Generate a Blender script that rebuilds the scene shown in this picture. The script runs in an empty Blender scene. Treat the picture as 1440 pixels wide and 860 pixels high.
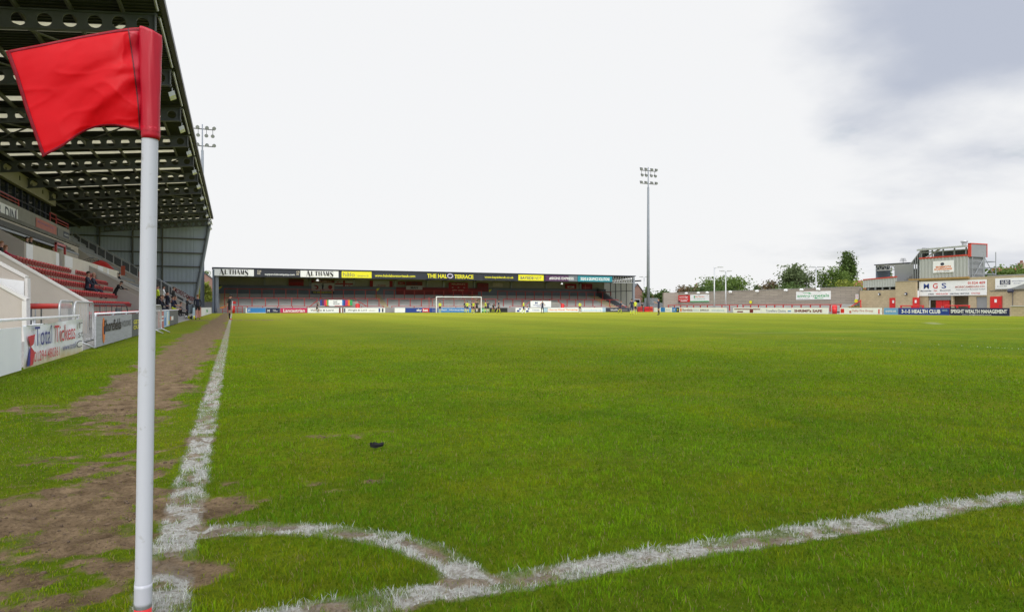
import bpy, math, random
import numpy as np
from mathutils import Vector, Matrix, Quaternion
random.seed(7); RNG = np.random.default_rng(11)
SC = bpy.context.scene
COL = SC.collection
R = math.radians
# ------------------------------------------------------------------ survey of the place
# World: camera stands at x=0,y=0 ; +Y runs along the left touchline, +X along the near goal line.
EYE = 0.9; YAW = 22.25; FPX = 958.0; HZ = 431.5
CA, SA = math.cos(R(YAW)), math.sin(R(YAW))
TX0 = -0.2; GY0 = 2.08; GY1 = 103.2          # touchline x, near goal line y, far goal line y
def ray(px):
    r = (px - 720.0) / FPX
    return r*CA + SA, CA - r*SA
def atY(px, py, Y):                           # measured point on a plane y = Y
    a, b = ray(px); d = Y / b
    return Vector((a*d, Y, EYE + (HZ-py)*d/FPX))
def atX(px, py, X):                           # measured point on a plane x = X
    a, b = ray(px); d = X / a
    return Vector((X, b*d, EYE + (HZ-py)*d/FPX))
def atD(px, py, d):
    a, b = ray(px)
    return Vector((a*d, b*d, EYE + (HZ-py)*d/FPX))
def gnd(px, py):
    return atD(px, py, EYE*FPX/(py-HZ))
# ------------------------------------------------------------------ materials
def mat(name, col, rough=0.6, var=0.12, scale=6.0, bump=0.0, bscale=40.0, metal=0.0, trans=0.0, spec=0.5, sheen=0.0, dirt=None, stretch=None):
    m = bpy.data.materials.new(name); m.use_nodes = True
    nt = m.node_tree; nt.nodes.clear(); N = nt.nodes.new; L = nt.links.new
    out = N('ShaderNodeOutputMaterial'); p = N('ShaderNodeBsdfPrincipled')
    p.inputs['Roughness'].default_value = rough; p.inputs['Metallic'].default_value = metal
    p.inputs['Specular IOR Level'].default_value = spec
    if sheen: p.inputs['Sheen Weight'].default_value = sheen
    tc = N('ShaderNodeTexCoord'); mp = N('ShaderNodeMapping'); L(tc.outputs['Object'], mp.inputs['Vector'])
    if stretch: mp.inputs['Scale'].default_value = stretch
    no = N('ShaderNodeTexNoise'); no.inputs['Scale'].default_value = scale; no.inputs['Detail'].default_value = 6; no.inputs['Roughness'].default_value = .65
    L(mp.outputs['Vector'], no.inputs['Vector'])
    mr = N('ShaderNodeMapRange'); mr.inputs['From Min'].default_value = .3; mr.inputs['From Max'].default_value = .7
    L(no.outputs['Fac'], mr.inputs['Value'])
    mx = N('ShaderNodeMix'); mx.data_type = 'RGBA'
    c = Vector(col[:3])
    lo = c*(1-var) if dirt is None else Vector(dirt); hi = c*(1+var)
    mx.inputs[6].default_value = (*[max(0, v) for v in lo], 1); mx.inputs[7].default_value = (*[min(.95, v) for v in hi], 1)
    L(mr.outputs['Result'], mx.inputs[0]); L(mx.outputs[2], p.inputs['Base Color'])
    if bump:
        b = N('ShaderNodeBump'); b.inputs['Strength'].default_value = bump; b.inputs['Distance'].default_value = .02
        n2 = N('ShaderNodeTexNoise'); n2.inputs['Scale'].default_value = bscale; n2.inputs['Detail'].default_value = 4
        L(mp.outputs['Vector'], n2.inputs['Vector']); L(n2.outputs['Fac'], b.inputs['Height']); L(b.outputs['Normal'], p.inputs['Normal'])
    if trans:
        t = N('ShaderNodeBsdfTranslucent'); L(mx.outputs[2], t.inputs['Color'])
        ms = N('ShaderNodeMixShader'); ms.inputs[0].default_value = trans
        L(p.outputs[0], ms.inputs[1]); L(t.outputs[0], ms.inputs[2]); L(ms.outputs[0], out.inputs[0])
    else: L(p.outputs[0], out.inputs[0])
    return m
def brick(name, c1, c2, mortar, bw=.45, bh=.215, axis='X', msize=.012):
    m = mat(name, c1, .85, .1, 3, 0)
    nt = m.node_tree; N = nt.nodes.new; L = nt.links.new
    p = [n for n in nt.nodes if n.type == 'BSDF_PRINCIPLED'][0]; mx = [n for n in nt.nodes if n.type == 'MIX'][0]
    tc = [n for n in nt.nodes if n.type == 'TEX_COORD'][0]
    sep = N('ShaderNodeSeparateXYZ'); cmb = N('ShaderNodeCombineXYZ'); L(tc.outputs['Object'], sep.inputs[0])
    L(sep.outputs[axis], cmb.inputs['X']); L(sep.outputs['Z'], cmb.inputs['Y'])
    b = N('ShaderNodeTexBrick'); b.inputs['Scale'].default_value = 1; b.inputs['Brick Width'].default_value = bw; b.inputs['Row Height'].default_value = bh
    b.inputs['Mortar Size'].default_value = msize; b.inputs['Color1'].default_value = (*c1, 1); b.inputs['Color2'].default_value = (*c2, 1); b.inputs['Mortar'].default_value = (*mortar, 1)
    L(cmb.outputs[0], b.inputs['Vector'])
    m2 = N('ShaderNodeMix'); m2.data_type = 'RGBA'; m2.blend_type = 'MULTIPLY'; m2.inputs[0].default_value = .55
    sc = N('ShaderNodeMix'); sc.data_type = 'RGBA'; sc.blend_type = 'DIVIDE'; sc.inputs[0].default_value = 1; sc.inputs[7].default_value = (*c1, 1)
    L(mx.outputs[2], sc.inputs[6]); L(b.outputs['Color'], m2.inputs[6]); L(sc.outputs[2], m2.inputs[7])
    L(m2.outputs[2], p.inputs['Base Color'])
    return m
M = {}
def mk(k, *a, **kw): M[k] = mat(k, *a, **kw)
mk('white', (.84,.85,.87), .45, .04, 3, dirt=(.78,.79,.80))
mk('pole_white', (.47,.48,.53), .36, .03, 12, dirt=(.42,.43,.47))
mk('sleeve_red', (.42,.002,.018), .40, .06, 5, bump=.05, bscale=300, spec=.4)
mk('flag_red', (.72,.002,.010), .40, .05, 5, bump=.12, bscale=900, trans=.28, spec=.22)
mk('hem_red', (.20,.002,.012), .5, .25, 60, bump=.3, bscale=400, spec=.2)
mk('seam_dark', (.09,.006,.012), .6, .2, 80)
mk('barrier_red', (.42,.035,.03), .45, .12, 4)
mk('bright_red', (.62,.02,.02), .45, .1, 4)
mk('seat_red', (.74,.034,.042), .42, .12, 3)
mk('seat_grey', (.27,.285,.31), .5, .12, 3)
mk('cream', (.56,.50,.40), .6, .1, 5)
mk('beige', (.50,.45,.40), .85, .06, 1.3, bump=.15, bscale=25)
mk('beige_light', (.72,.67,.59), .8, .06, 1.0)
mk('white_cap', (.70,.68,.65), .7, .05, 2)
mk('concrete', (.30,.29,.275), .9, .14, 1.1, bump=.3, bscale=12)
mk('concrete_dark', (.17,.165,.155), .9, .2, 1.1, bump=.3, bscale=12)
mk('terrace_concrete', (.40,.40,.385), .9, .14, .8, stretch=(1,1,4))
mk('step_yellow', (.45,.34,.10), .8, .25, 3)
mk('steel_dark', (.085,.088,.095), .55, .12, 3)
mk('steel_grey', (.30,.32,.34), .45, .1, 3, metal=.2)
mk('galv', (.48,.49,.50), .38, .12, 9, metal=.55)
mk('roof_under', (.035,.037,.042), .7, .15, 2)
mk('skylight', (.76,.74,.64), .6, .06, 2, trans=.60)
mk('clad_blue', (.15,.17,.205), .5, .08, .7, stretch=(1,1,.3))
mk('clad_dark', (.13,.16,.205), .55, .08, .8)
mk('clad_light', (.42,.43,.42), .5, .06, .6, stretch=(1,1,.3))
mk('clad_translucent', (.72,.72,.66), .6, .06, 1, trans=.7)
mk('fascia_navy', (.020,.024,.040), .5, .2, 1)
mk('black', (.012,.012,.014), .5, .2, 5)
mk('scrap_black', (.010,.010,.010), .75, .3, 30, spec=.15)
mk('glass_dark', (.014,.017,.022), .08, .2, 2, spec=.7)
mk('navy', (.012,.016,.065), .6, .2, 6)
mk('royal', (.012,.045,.26), .5, .1, 3)
mk('sky_blue', (.03,.22,.58), .5, .1, 3)
mk('pale_blue', (.40,.55,.70), .5, .1, 3)
mk('teal', (.012,.24,.32), .5, .08, 3)
mk('purple', (.075,.02,.09), .5, .1, 3)
mk('yellow', (.80,.74,.02), .5, .05, 3)
mk('hiviz', (.55,.72,.02), .6, .08, 8)
mk('orange', (.78,.19,.02), .5, .1, 3)
mk('magenta', (.55,.02,.10), .5, .08, 3)
mk('maroon', (.16,.012,.02), .6, .12, 3)
mk('banner_red', (.30,.014,.022), .7, .15, 2)
mk('faded_red', (.50,.17,.15), .7, .1, 3)
mk('green', (.02,.36,.10), .5, .1, 3)
mk('pale_purple', (.32,.16,.35), .6)
mk('ink', (.035,.04,.07), .6, .1, 3)
mk('board_grey', (.10,.105,.11), .6, .15, 2)
mk('wood_grey', (.36,.37,.40), .6, .25, 3, stretch=(1,.5,14))
mk('tyre', (.015,.015,.015), .7)
mk('skin', (.50,.27,.19), .55, .06, 12)
mk('hair_dark', (.025,.017,.012), .7, .2, 40)
mk('hair_ginger', (.22,.10,.04), .7, .2, 40)
mk('hair_grey', (.35,.32,.29), .7, .2, 40)
mk('kit_black', (.011,.011,.013), .75, .2, 8)
mk('kit_navy', (.012,.016,.055), .7, .2, 8)
mk('kit_yellow', (.62,.70,.03), .7, .1, 8)
mk('cloth_grey', (.22,.22,.23), .8, .12, 8)
mk('cloth_pink', (.55,.05,.10), .8, .1, 8)
mk('denim', (.13,.22,.28), .8, .15, 12)
mk('jacket_navy', (.02,.026,.05), .7, .2, 8)
mk('ball_white', (.75,.75,.75), .4, .05, 8)
mk('bark', (.10,.075,.05), .9, .25, 4, bump=.5)
mk('slate', (.10,.11,.125), .7, .15, 3)
mk('tile_red', (.24,.075,.045), .8, .2, 3)
mk('tarmac', (.10,.10,.10), .9, .12, 2, bump=.3)
_m = M['pole_white'].node_tree; _r = [n for n in _m.nodes if n.type == 'MAP_RANGE'][0]; _x = [n for n in _m.nodes if n.type == 'MIX'][0]
_r.inputs['From Min'].default_value = .60; _r.inputs['From Max'].default_value = .72; _x.inputs[6].default_value = (.47,.48,.53,1); _x.inputs[7].default_value = (.33,.32,.31,1)
[n for n in _m.nodes if n.type == 'TEX_NOISE'][0].inputs['Scale'].default_value = 22
M['block'] = brick('block_wall', (.50,.41,.265), (.43,.35,.225), (.34,.29,.21), .45, .225, 'Y')
M['wall_block'] = brick('terrace_block_wall', (.40,.345,.29), (.31,.265,.225), (.25,.225,.20), 1.8, .24, 'Y', .045)
M['wall_block_x'] = brick('return_block_wall', (.36,.31,.26), (.29,.25,.21), (.25,.225,.20), 1.8, .24, 'X', .045)
M['brick'] = brick('house_brick', (.28,.10,.06), (.21,.075,.05), (.32,.28,.24), .23, .075, 'X')
# ------------------------------------------------------------------ mesh builder
class MB:
    def __init__(s): s.v = []; s.f = []; s.m = []
    def add(s, vs, fs, mi=0):
        n = len(s.v); s.v += [tuple(v) for v in vs]
        for f in fs: s.f.append([i+n for i in f]); s.m.append(mi)
        return s
    def box(s, x0, x1, y0, y1, z0, z1, mi=0):
        if x0 > x1: x0, x1 = x1, x0
        if y0 > y1: y0, y1 = y1, y0
        if z0 > z1: z0, z1 = z1, z0
        return s.add([(x0,y0,z0),(x1,y0,z0),(x1,y1,z0),(x0,y1,z0),(x0,y0,z1),(x1,y0,z1),(x1,y1,z1),(x0,y1,z1)],
            [(0,3,2,1),(4,5,6,7),(0,1,5,4),(1,2,6,5),(2,3,7,6),(3,0,4,7)], mi)
    def obox(s, c, ax, ay, az, mi=0):            # oriented box from half vectors
        c, ax, ay, az = map(Vector, (c, ax, ay, az)); vs = []
        for k in ((-1,-1,-1),(1,-1,-1),(1,1,-1),(-1,1,-1),(-1,-1,1),(1,-1,1),(1,1,1),(-1,1,1)): vs.append(c+ax*k[0]+ay*k[1]+az*k[2])
        return s.add(vs, [(0,3,2,1),(4,5,6,7),(0,1,5,4),(1,2,6,5),(2,3,7,6),(3,0,4,7)], mi)
    def poly(s, pts, thick, mi=0):               # extruded planar polygon; thick is a vector
        t = Vector(thick); n = len(pts); p = [Vector(q) for q in pts]
        fs = [tuple(range(n)), tuple(range(2*n-1, n-1, -1))] + [(i, (i+1) % n, (i+1) % n+n, i+n) for i in range(n)]
        fs = [fs[0][::-1], fs[1][::-1]] + fs[2:]
        return s.add(p + [q+t for q in p], fs, mi)
    def tube(s, path, r, n=8, mi=0, cap=True):
        P = [Vector(p) for p in path]; rr = r if isinstance(r, (list, tuple)) else [r]*len(P)
        base = len(s.v); up = None
        for i, p in enumerate(P):
            t = (P[min(i+1, len(P)-1)] - P[max(i-1, 0)]).normalized()
            if up is None: up = Vector((0,0,1)) if abs(t.z) < .9 else Vector((1,0,0))
            a = t.cross(up).normalized(); b = a.cross(t).normalized(); up = b
            for k in range(n):
                q = 2*math.pi*k/n; s.v.append(tuple(p + (a*math.cos(q)+b*math.sin(q))*rr[i]))
        for i in range(len(P)-1):
            for k in range(n):
                s.f.append([base+i*n+k, base+i*n+(k+1)%n, base+(i+1)*n+(k+1)%n, base+(i+1)*n+k]); s.m.append(mi)
        if cap:
            s.f.append([base+k for k in range(n)][::-1]); s.m.append(mi)
            s.f.append([base+(len(P)-1)*n+k for k in range(n)]); s.m.append(mi)
        return s
    def ball(s, c, r, nu=10, nv=7, mi=0, sq=(1,1,1), half=False):
        c = Vector(c); base = len(s.v); v0 = 0
        rows = nv+1
        for j in range(rows):
            th = math.pi*(j/nv)*(.5 if half else 1)
            for k in range(nu):
                ph = 2*math.pi*k/nu
                s.v.append((c.x+r*sq[0]*math.sin(th)*math.cos(ph), c.y+r*sq[1]*math.sin(th)*math.sin(ph), c.z+r*sq[2]*math.cos(th)))
        for j in range(rows-1):
            for k in range(nu):
                s.f.append([base+j*nu+k, base+(j+1)*nu+k, base+(j+1)*nu+(k+1)%nu, base+j*nu+(k+1)%nu]); s.m.append(mi)
        return s
    def build(s, name, mats, parent=None, smooth=False, loc=None):
        me = bpy.data.meshes.new(name); me.from_pydata(s.v, [], s.f)
        if not isinstance(mats, (list, tuple)): mats = [mats]
        for m in mats: me.materials.append(M[m] if isinstance(m, str) else m)
        me.polygons.foreach_set('material_index', s.m)
        if smooth: me.polygons.foreach_set('use_smooth', [True]*len(s.f))
        me.update()
        o = bpy.data.objects.new(name, me); COL.objects.link(o)
        if parent is not None:
            o.parent = parent; o.matrix_parent_inverse = Matrix.Identity(4)
            w = Vector((0,0,0)); q = parent
            while q is not None: w = w + q.location; q = q.parent
            if w.length > 0: me.transform(Matrix.Translation(-w))
        return o
def tag(o, label=None, cat=None, group=None, kind=None):
    if label: o['label'] = label
    if cat: o['category'] = cat
    if group: o['group'] = group
    if kind: o['kind'] = kind
    return o
def thing(name, label, cat, loc=(0,0,0), group=None):
    o = bpy.data.objects.new(name, None); COL.objects.link(o); o.location = loc; o.empty_display_size = .2
    return tag(o, label, cat, group)
def dup(o, loc=None, rz=None, label=None, parent=None):
    c = o.copy(); COL.objects.link(c)
    if loc is not None: c.location = loc
    if rz is not None: c.rotation_euler.z = rz
    if label: c['label'] = label
    if parent is not None: c.parent = parent
    for ch in o.children: dup(ch, parent=c)
    return c
# ------------------------------------------------------------------ lettering (collected, then turned into meshes in one pass)
TEXTS = []
def text(s, O, Rv, Uv, w, h, m, parent, name='lettering', bold=.0, spacing=1.0):
    """lettering s fitted into a w x h box with lower-left corner O on a sign"""
    TEXTS.append((s, Vector(O), Vector(Rv).normalized(), Vector(Uv).normalized(), w, h, m, parent, name, bold, spacing))
def make_texts():
    tmp = []
    for t in TEXTS:
        cu = bpy.data.curves.new('lettering', 'FONT'); cu.body = t[0]; cu.offset = t[9]; cu.extrude = 0; cu.space_character = t[10]; cu.resolution_u = 3
        o = bpy.data.objects.new('lettering', cu); COL.objects.link(o); tmp.append(o)
    bpy.context.view_layer.update(); dg = bpy.context.evaluated_depsgraph_get()
    for o, t in zip(tmp, TEXTS):
        me = bpy.data.meshes.new_from_object(o.evaluated_get(dg))
        n = len(me.vertices); co = np.empty(n*3, 'f'); me.vertices.foreach_get('co', co); co = co.reshape(n, 3)
        lo, hi = co.min(0), co.max(0); u = (co[:,0]-lo[0])/(hi[0]-lo[0])*t[4]; v = (co[:,1]-lo[1])/(hi[1]-lo[1])*t[5]
        Nv = t[2].cross(t[3]); off = t[7].matrix_local.translation if t[7] is not None else Vector((0,0,0))
        par = t[7]; off = Vector((0,0,0))
        while par is not None: off = off + par.location; par = par.parent
        P = np.array(t[1]+Nv*.012-off)[None] + u[:,None]*np.array(t[2])[None] + v[:,None]*np.array(t[3])[None]
        me.vertices.foreach_set('co', P.astype('f').ravel()); me.materials.clear(); me.materials.append(M[t[6]]); me.update()
        r = bpy.data.objects.new(t[8], me); COL.objects.link(r); r.parent = t[7]
    for o in tmp:
        cu = o.data; bpy.data.objects.remove(o); bpy.data.curves.remove(cu)
# ------------------------------------------------------------------ noise on arrays
_T = RNG.random((256, 256))
def vn(x, y, s, seed=0):
    x = np.asarray(x, float)/s + 37.1*seed + 1000; y = np.asarray(y, float)/s + 91.7*seed + 1000
    xi = np.floor(x).astype(int); yi = np.floor(y).astype(int); fx = x-xi; fy = y-yi
    fx = fx*fx*(3-2*fx); fy = fy*fy*(3-2*fy); a = xi & 255; b = yi & 255; a1 = (a+1) & 255; b1 = (b+1) & 255
    return (_T[a,b]*(1-fx)+_T[a1,b]*fx)*(1-fy) + (_T[a,b1]*(1-fx)+_T[a1,b1]*fx)*fy
def fbm(x, y, s, o=4, seed=0):
    t = 0; a = .5; n = 0
    for k in range(o): t = t + a*vn(x, y, s/2**k, seed+k); n += a; a *= .55
    return t/n
def ss(a, b, x):
    t = np.clip((x-a)/(b-a), 0, 1); return t*t*(3-2*t)
# ================================================================== camera, sky, sun
cam = bpy.data.cameras.new('camera'); camo = bpy.data.objects.new('camera', cam); COL.objects.link(camo)
camo.location = (0, 0, EYE); camo.rotation_euler = (R(90), 0, R(-YAW)); cam.sensor_width = 36; cam.lens = FPX/1440*36
cam.shift_y = 1.5/1440; cam.clip_end = 3000; cam.clip_start = .02; SC.camera = camo
SC.view_settings.view_transform = 'Standard'; SC.view_settings.look = 'None'; SC.view_settings.exposure = 0.0; SC.view_settings.gamma = 1
SUN_EL, SUN_AZ = 37.0, 190.0     # azimuth clockwise from +Y: behind and left of the camera
w = bpy.data.worlds.new('World'); SC.world = w; w.use_nodes = True
nt = w.node_tree; nt.nodes.clear(); N = nt.nodes.new; L = nt.links.new
out = N('ShaderNodeOutputWorld'); bg = N('ShaderNodeBackground'); bg.inputs['Strength'].default_value = .1; L(bg.outputs[0], out.inputs[0])
sky = N('ShaderNodeTexSky'); sky.sky_type = 'NISHITA'; sky.sun_disc = False; sky.sun_elevation = R(SUN_EL); sky.sun_rotation = R(SUN_AZ); sky.air_density = 1.4; sky.dust_density = 2
tc = N('ShaderNodeTexCoord'); sep = N('ShaderNodeSeparateXYZ'); L(tc.outputs['Generated'], sep.inputs[0])
def math_(op, a, b=None, clamp=False):
    n = N('ShaderNodeMath'); n.operation = op; n.use_clamp = clamp
    for i, v in enumerate((a, b)):
        if v is None: continue
        if isinstance(v, (int, float)): n.inputs[i].default_value = v
        else: L(v, n.inputs[i])
    return n.outputs[0]
def rng_(v, a, b, c=0., d=1., smooth=True):
    n = N('ShaderNodeMapRange'); n.interpolation_type = 'SMOOTHSTEP' if smooth else 'LINEAR'
    L(v, n.inputs[0]); n.inputs[1].default_value = a; n.inputs[2].default_value = b; n.inputs[3].default_value = c; n.inputs[4].default_value = d
    return n.outputs[0]
# cloud deck: direction projected on a flat layer so that clouds shrink towards the horizon
zz = math_('ADD', math_('MAXIMUM', sep.outputs['Z'], 0.0), .22)
cx = math_('DIVIDE', sep.outputs['X'], zz); cy = math_('DIVIDE', sep.outputs['Y'], zz)
cv = N('ShaderNodeCombineXYZ'); L(cx, cv.inputs[0]); L(cy, cv.inputs[1])
n1 = N('ShaderNodeTexNoise'); n1.inputs['Scale'].default_value = .75; n1.inputs['Detail'].default_value = 8; n1.inputs['Roughness'].default_value = .52; n1.inputs['Distortion'].default_value = .25; L(cv.outputs[0], n1.inputs['Vector'])
n2 = N('ShaderNodeTexNoise'); n2.inputs['Scale'].default_value = 2.2; n2.inputs['Detail'].default_value = 7; n2.inputs['Roughness'].default_value = .5; L(cv.outputs[0], n2.inputs['Vector'])
# the darker bank lies to the right (east-north-east) of the ground
az = math_('ARCTAN2', sep.outputs['X'], sep.outputs['Y'])
bank = rng_(az, .50, 1.0)
bank2 = math_('MULTIPLY', bank, rng_(sep.outputs['Z'], .04, .22, .30, 1.))
dens = math_('ADD', math_('MULTIPLY', n1.outputs['Fac'], .9), math_('MULTIPLY', n2.outputs['Fac'], .35))
dark = math_('MULTIPLY', rng_(math_('ADD', dens, math_('MULTIPLY', bank2, .28)), .71, .99), rng_(az, .42, .80))
mixc = N('ShaderNodeMix'); mixc.data_type = 'RGBA'; L(dark, mixc.inputs[0])
mixc.inputs[6].default_value = (9.25, 9.3, 9.4, 1); mixc.inputs[7].default_value = (5.1, 5.5, 6.5, 1)
# the overcast is brighter overhead
zen = rng_(sep.outputs['Z'], .40, 1.0, 1.0, 2.2)
vm = N('ShaderNodeVectorMath'); vm.operation = 'SCALE'; L(mixc.outputs[2], vm.inputs[0]); L(zen, vm.inputs[3])
cover = N('ShaderNodeMix'); cover.data_type = 'RGBA'
gap = math_('MULTIPLY', rng_(n2.outputs['Fac'], .60, .70), rng_(az, .75, .95))
L(math_('SUBTRACT', .97, math_('MULTIPLY', gap, .35)), cover.inputs[0]); L(sky.outputs[0], cover.inputs[6]); L(vm.outputs[0], cover.inputs[7])
# sky brightened round the sun, out of view, added to light camera-facing walls
dn = N('ShaderNodeVectorMath'); dn.operation = 'DOT_PRODUCT'; L(tc.outputs['Generated'], dn.inputs[0])
dn.inputs[1].default_value = (math.sin(R(SUN_AZ))*math.cos(R(SUN_EL)), math.cos(R(SUN_AZ))*math.cos(R(SUN_EL)), math.sin(R(SUN_EL)))
glow = rng_(dn.outputs['Value'], .15, .95, 1.0, 1.55)
vg = N('ShaderNodeVectorMath'); vg.operation = 'SCALE'; L(cover.outputs[2], vg.inputs[0]); L(glow, vg.inputs[3]); L(vg.outputs[0], bg.inputs[0])
sl = bpy.data.lights.new('sun', 'SUN'); sl.energy = 1.45; sl.angle = R(24); sl.color = (1, .965, .91)
so = bpy.data.objects.new('sun', sl); COL.objects.link(so)
sd = Vector((math.sin(R(SUN_AZ))*math.cos(R(SUN_EL)), math.cos(R(SUN_AZ))*math.cos(R(SUN_EL)), math.sin(R(SUN_EL))))
so.rotation_euler = sd.to_track_quat('Z', 'Y').to_euler()
# ================================================================== turf fields: worn earth, line paint, height
def f_paint(x, y):
    jx = x + (fbm(x, y, .10, 3, 21)-.5)*.05; jy = y + (fbm(x, y, .10, 3, 22)-.5)*.05
    def band(d, hw): return 1-ss(hw*.75, hw*1.25, np.abs(d))
    p = band(jx-TX0, .074)*((y > GY0-.07) & (y < GY1+.06))
    p = np.maximum(p, band(jy-GY0, .074)*((x > TX0-.09) & (x < 66.5)))
    p = np.maximum(p, band(jy-GY1, .06)*((x > TX0) & (x < 66.5)))
    r = np.hypot(jx-TX0, jy-GY0)
    p = np.maximum(p, band(r-.93, .074)*((x > TX0) & (y > GY0)))
    p = np.maximum(p, .95*band(jx-15.6, .055)*((y > GY0) & (y < 18.6)))
    p = np.maximum(p, .25*band(jy-18.6, .06)*((x > 15.6) & (x < 48)))
    a, b = gnd(1306, 453), gnd(1317, 455.5); c = gnd(1315, 451.5)
    for q in (b, c):
        d = q-a; t = np.clip(((x-a.x)*d.x+(y-a.y)*d.y)/d.length_squared, 0, 1)
        p = np.maximum(p, 1.0*band(np.hypot(x-a.x-t*d.x, y-a.y-t*d.y), .16))
    near = ss(14, 4, y)
    pat = .40+.60*ss(.32, .58, fbm(x, y, .07, 4, 31))       # worn thin in places
    def gap(cx_, cy_, rx, ry, a=1.0): return 1-a*(1-ss(.35, 1.1, np.hypot((x-cx_)/rx, (y-cy_)/ry)+(fbm(x, y, .10, 4, 33)-.5)*1.3))
    for g in ((-.2, 2.66, .22, .15, .8), (.10, 3.0, .22, .09, .7), (.42, 2.80, .16, .10, .6), (.70, 2.42, .10, .16, .5), (.98, 2.08, .16, .09, .25), (.30, 2.08, .12, .08, .6), (1.9, 2.08, .35, .07, .45), (-.2, 3.5, .1, .12, .5), (-.2, 6.2, .12, .7, .5)): pat = pat*gap(*g)
    return np.clip(p*(pat*near+(1-near)*(.58+.20*ss(20, 60, y))), 0, 1)
def f_mud(x, y):
    n = fbm(x, y, .9, 5, 41); n2 = fbm(x, y, .28, 4, 47)
    # linesman's run: a bare strip outside the touchline
    cxs = -.86+.10*(vn(x, y, 6, 50)-.5); hw = .60+.15*(vn(x, y, 4, 51)-.5)
    s = 1-ss(hw*.45, hw*1.2, np.abs(x-cxs) + (n-.5)*.75)
    s = s*(.45+.55*ss(5.5, 8.0, y))*ss(3.4, 6.6, y+(n-.5)*3.0)*ss(108, 100, y)
    s = s*(.72+.28*ss(.35, .6, n2))
    # scuffed area beside the corner
    e = 1-ss(.35, 1.25, np.hypot((x+.62)/.66, (y-3.2)/1.35)+(n2-.5)*1.5+(n-.5)*1.2)
    m = np.maximum(s, e*(.55+.45*ss(.40, .62, fbm(x, y, .16, 4, 49))))
    def spot(cx_, cy_, rx, ry, a): return a*(1-ss(.3, 1.1, np.hypot((x-cx_)/rx, (y-cy_)/ry)+(n2-.5)*1.5))
    for a in ((-.17, 2.60, .20, .20, 1.1), (-.2, 2.66, .2, .14, 1.), (.98, 2.08, .2, .06, .45), (TX0+.93, GY0+.06, .16, .09, .7), (-.10, 3.02, .18, .08, .8), (.30, 2.86, .22, .07, .4), (.50, 3.42, .16, .07, .55), (.66, 3.52, .10, .06, .6), (.36, 3.6, .12, .05, .4),
              (.62, 4.9, .45, .2, .35), (1.75, 2.02, .5, .06, .35), (-1.5, 7.2, .7, .5, .5), (-.2, 3.9, .12, .5, .6), (-.25, 5.2, .12, .5, .5), (-2.0, 4.6, .6, .35, .35), (1.15, 2.1, .35, .07, .6)):
        m = np.maximum(m, spot(*a))
    r = np.hypot(x-TX0, y-GY0)
    arc = (1-ss(.02, .10, np.abs(r-.93)+(n2-.5)*.10))*((x > TX0) & (y > GY0))
    m = np.maximum(m, arc*(.45+.5*ss(.4, .6, fbm(x, y, .12, 4, 67))))
    tl = (1-ss(.03, .12, np.abs(x-TX0)+(n2-.5)*.10))*(.25+.75*ss(.40, .62, fbm(x, y, .12, 4, 61)))*(y > GY0)*(y < GY1)
    m = np.maximum(m, tl*.75)
    gl = (1-ss(.02, .09, np.abs(y-GY0+.02)+(n2-.5)*.08))*(.25+.75*ss(.42, .62, fbm(x, y, .11, 4, 64)))*(x > TX0)
    m = np.maximum(m, gl*.7)
    # crossing worn by the linesman at half way, and the far goal mouth
    far = (1-ss(1.0, 2.4, np.abs(y-50-(n-.5)*3)))*(1-ss(2.5, 6, np.abs(x+1)))*.6
    m = np.clip(np.maximum(m, far), 0, 1)
    return ss(.02, .98, m+(fbm(x, y, .13, 4, 99)-.5)*1.25*(m > .03)*np.minimum(1, 4*m))
def f_height(x, y, mud=None):
    if mud is None: mud = f_mud(x, y)
    nearw = ss(16, 7, np.hypot(x, y))
    return nearw*((fbm(x, y, .5, 3, 71)-.5)*.018 + mud*((fbm(x, y, .085, 4, 77)-.5)*.058 - .006))
# ------------------------------------------------------------------ ground sheet
def axis(fine0, fine1, st, lo, hi, g=1.09):
    a = list(np.arange(fine0, fine1+1e-6, st)); s = st
    while a[-1] < hi: s = min(s*g, 90); a.append(a[-1]+s)
    s = st; b = [a[0]]
    while b[-1] > lo: s = min(s*g, 90); b.append(b[-1]-s)
    return np.array(b[:0:-1]+a)
gx = axis(-1.9, 2.0, .0145, -700, 800, 1.022); gy = axis(1.4, 4.9, .0145, -500, 900, 1.020)
X, Y = np.meshgrid(gx, gy); nx, ny = len(gx), len(gy); Xr, Yr = X.ravel(), Y.ravel()
mud = f_mud(Xr, Yr); pnt = f_paint(Xr, Yr)
Z = f_height(Xr, Yr, mud)
idx = np.arange(nx*ny).reshape(ny, nx); q = np.stack([idx[:-1,:-1], idx[:-1,1:], idx[1:,1:], idx[1:,:-1]], -1).reshape(-1, 4)
def np_mesh(name, co, faces, k):
    me = bpy.data.meshes.new(name); me.vertices.add(len(co)); me.vertices.foreach_set('co', np.asarray(co, 'f').ravel())
    nf = len(faces); me.loops.add(nf*k); me.polygons.add(nf); me.loops.foreach_set('vertex_index', np.asarray(faces, 'i').ravel())
    me.polygons.foreach_set('loop_start', np.arange(nf, dtype='i')*k); me.polygons.foreach_set('loop_total', np.full(nf, k, 'i'))
    me.update(calc_edges=True); return me
me = np_mesh('ground', np.stack([Xr, Yr, Z], 1), q, 4)
for nm, arr in (('mud', mud), ('paint', pnt)):
    me.attributes.new(nm, 'FLOAT', 'POINT').data.foreach_set('value', arr.astype('f'))
me.polygons.foreach_set('use_smooth', np.ones(len(q), bool))
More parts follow.
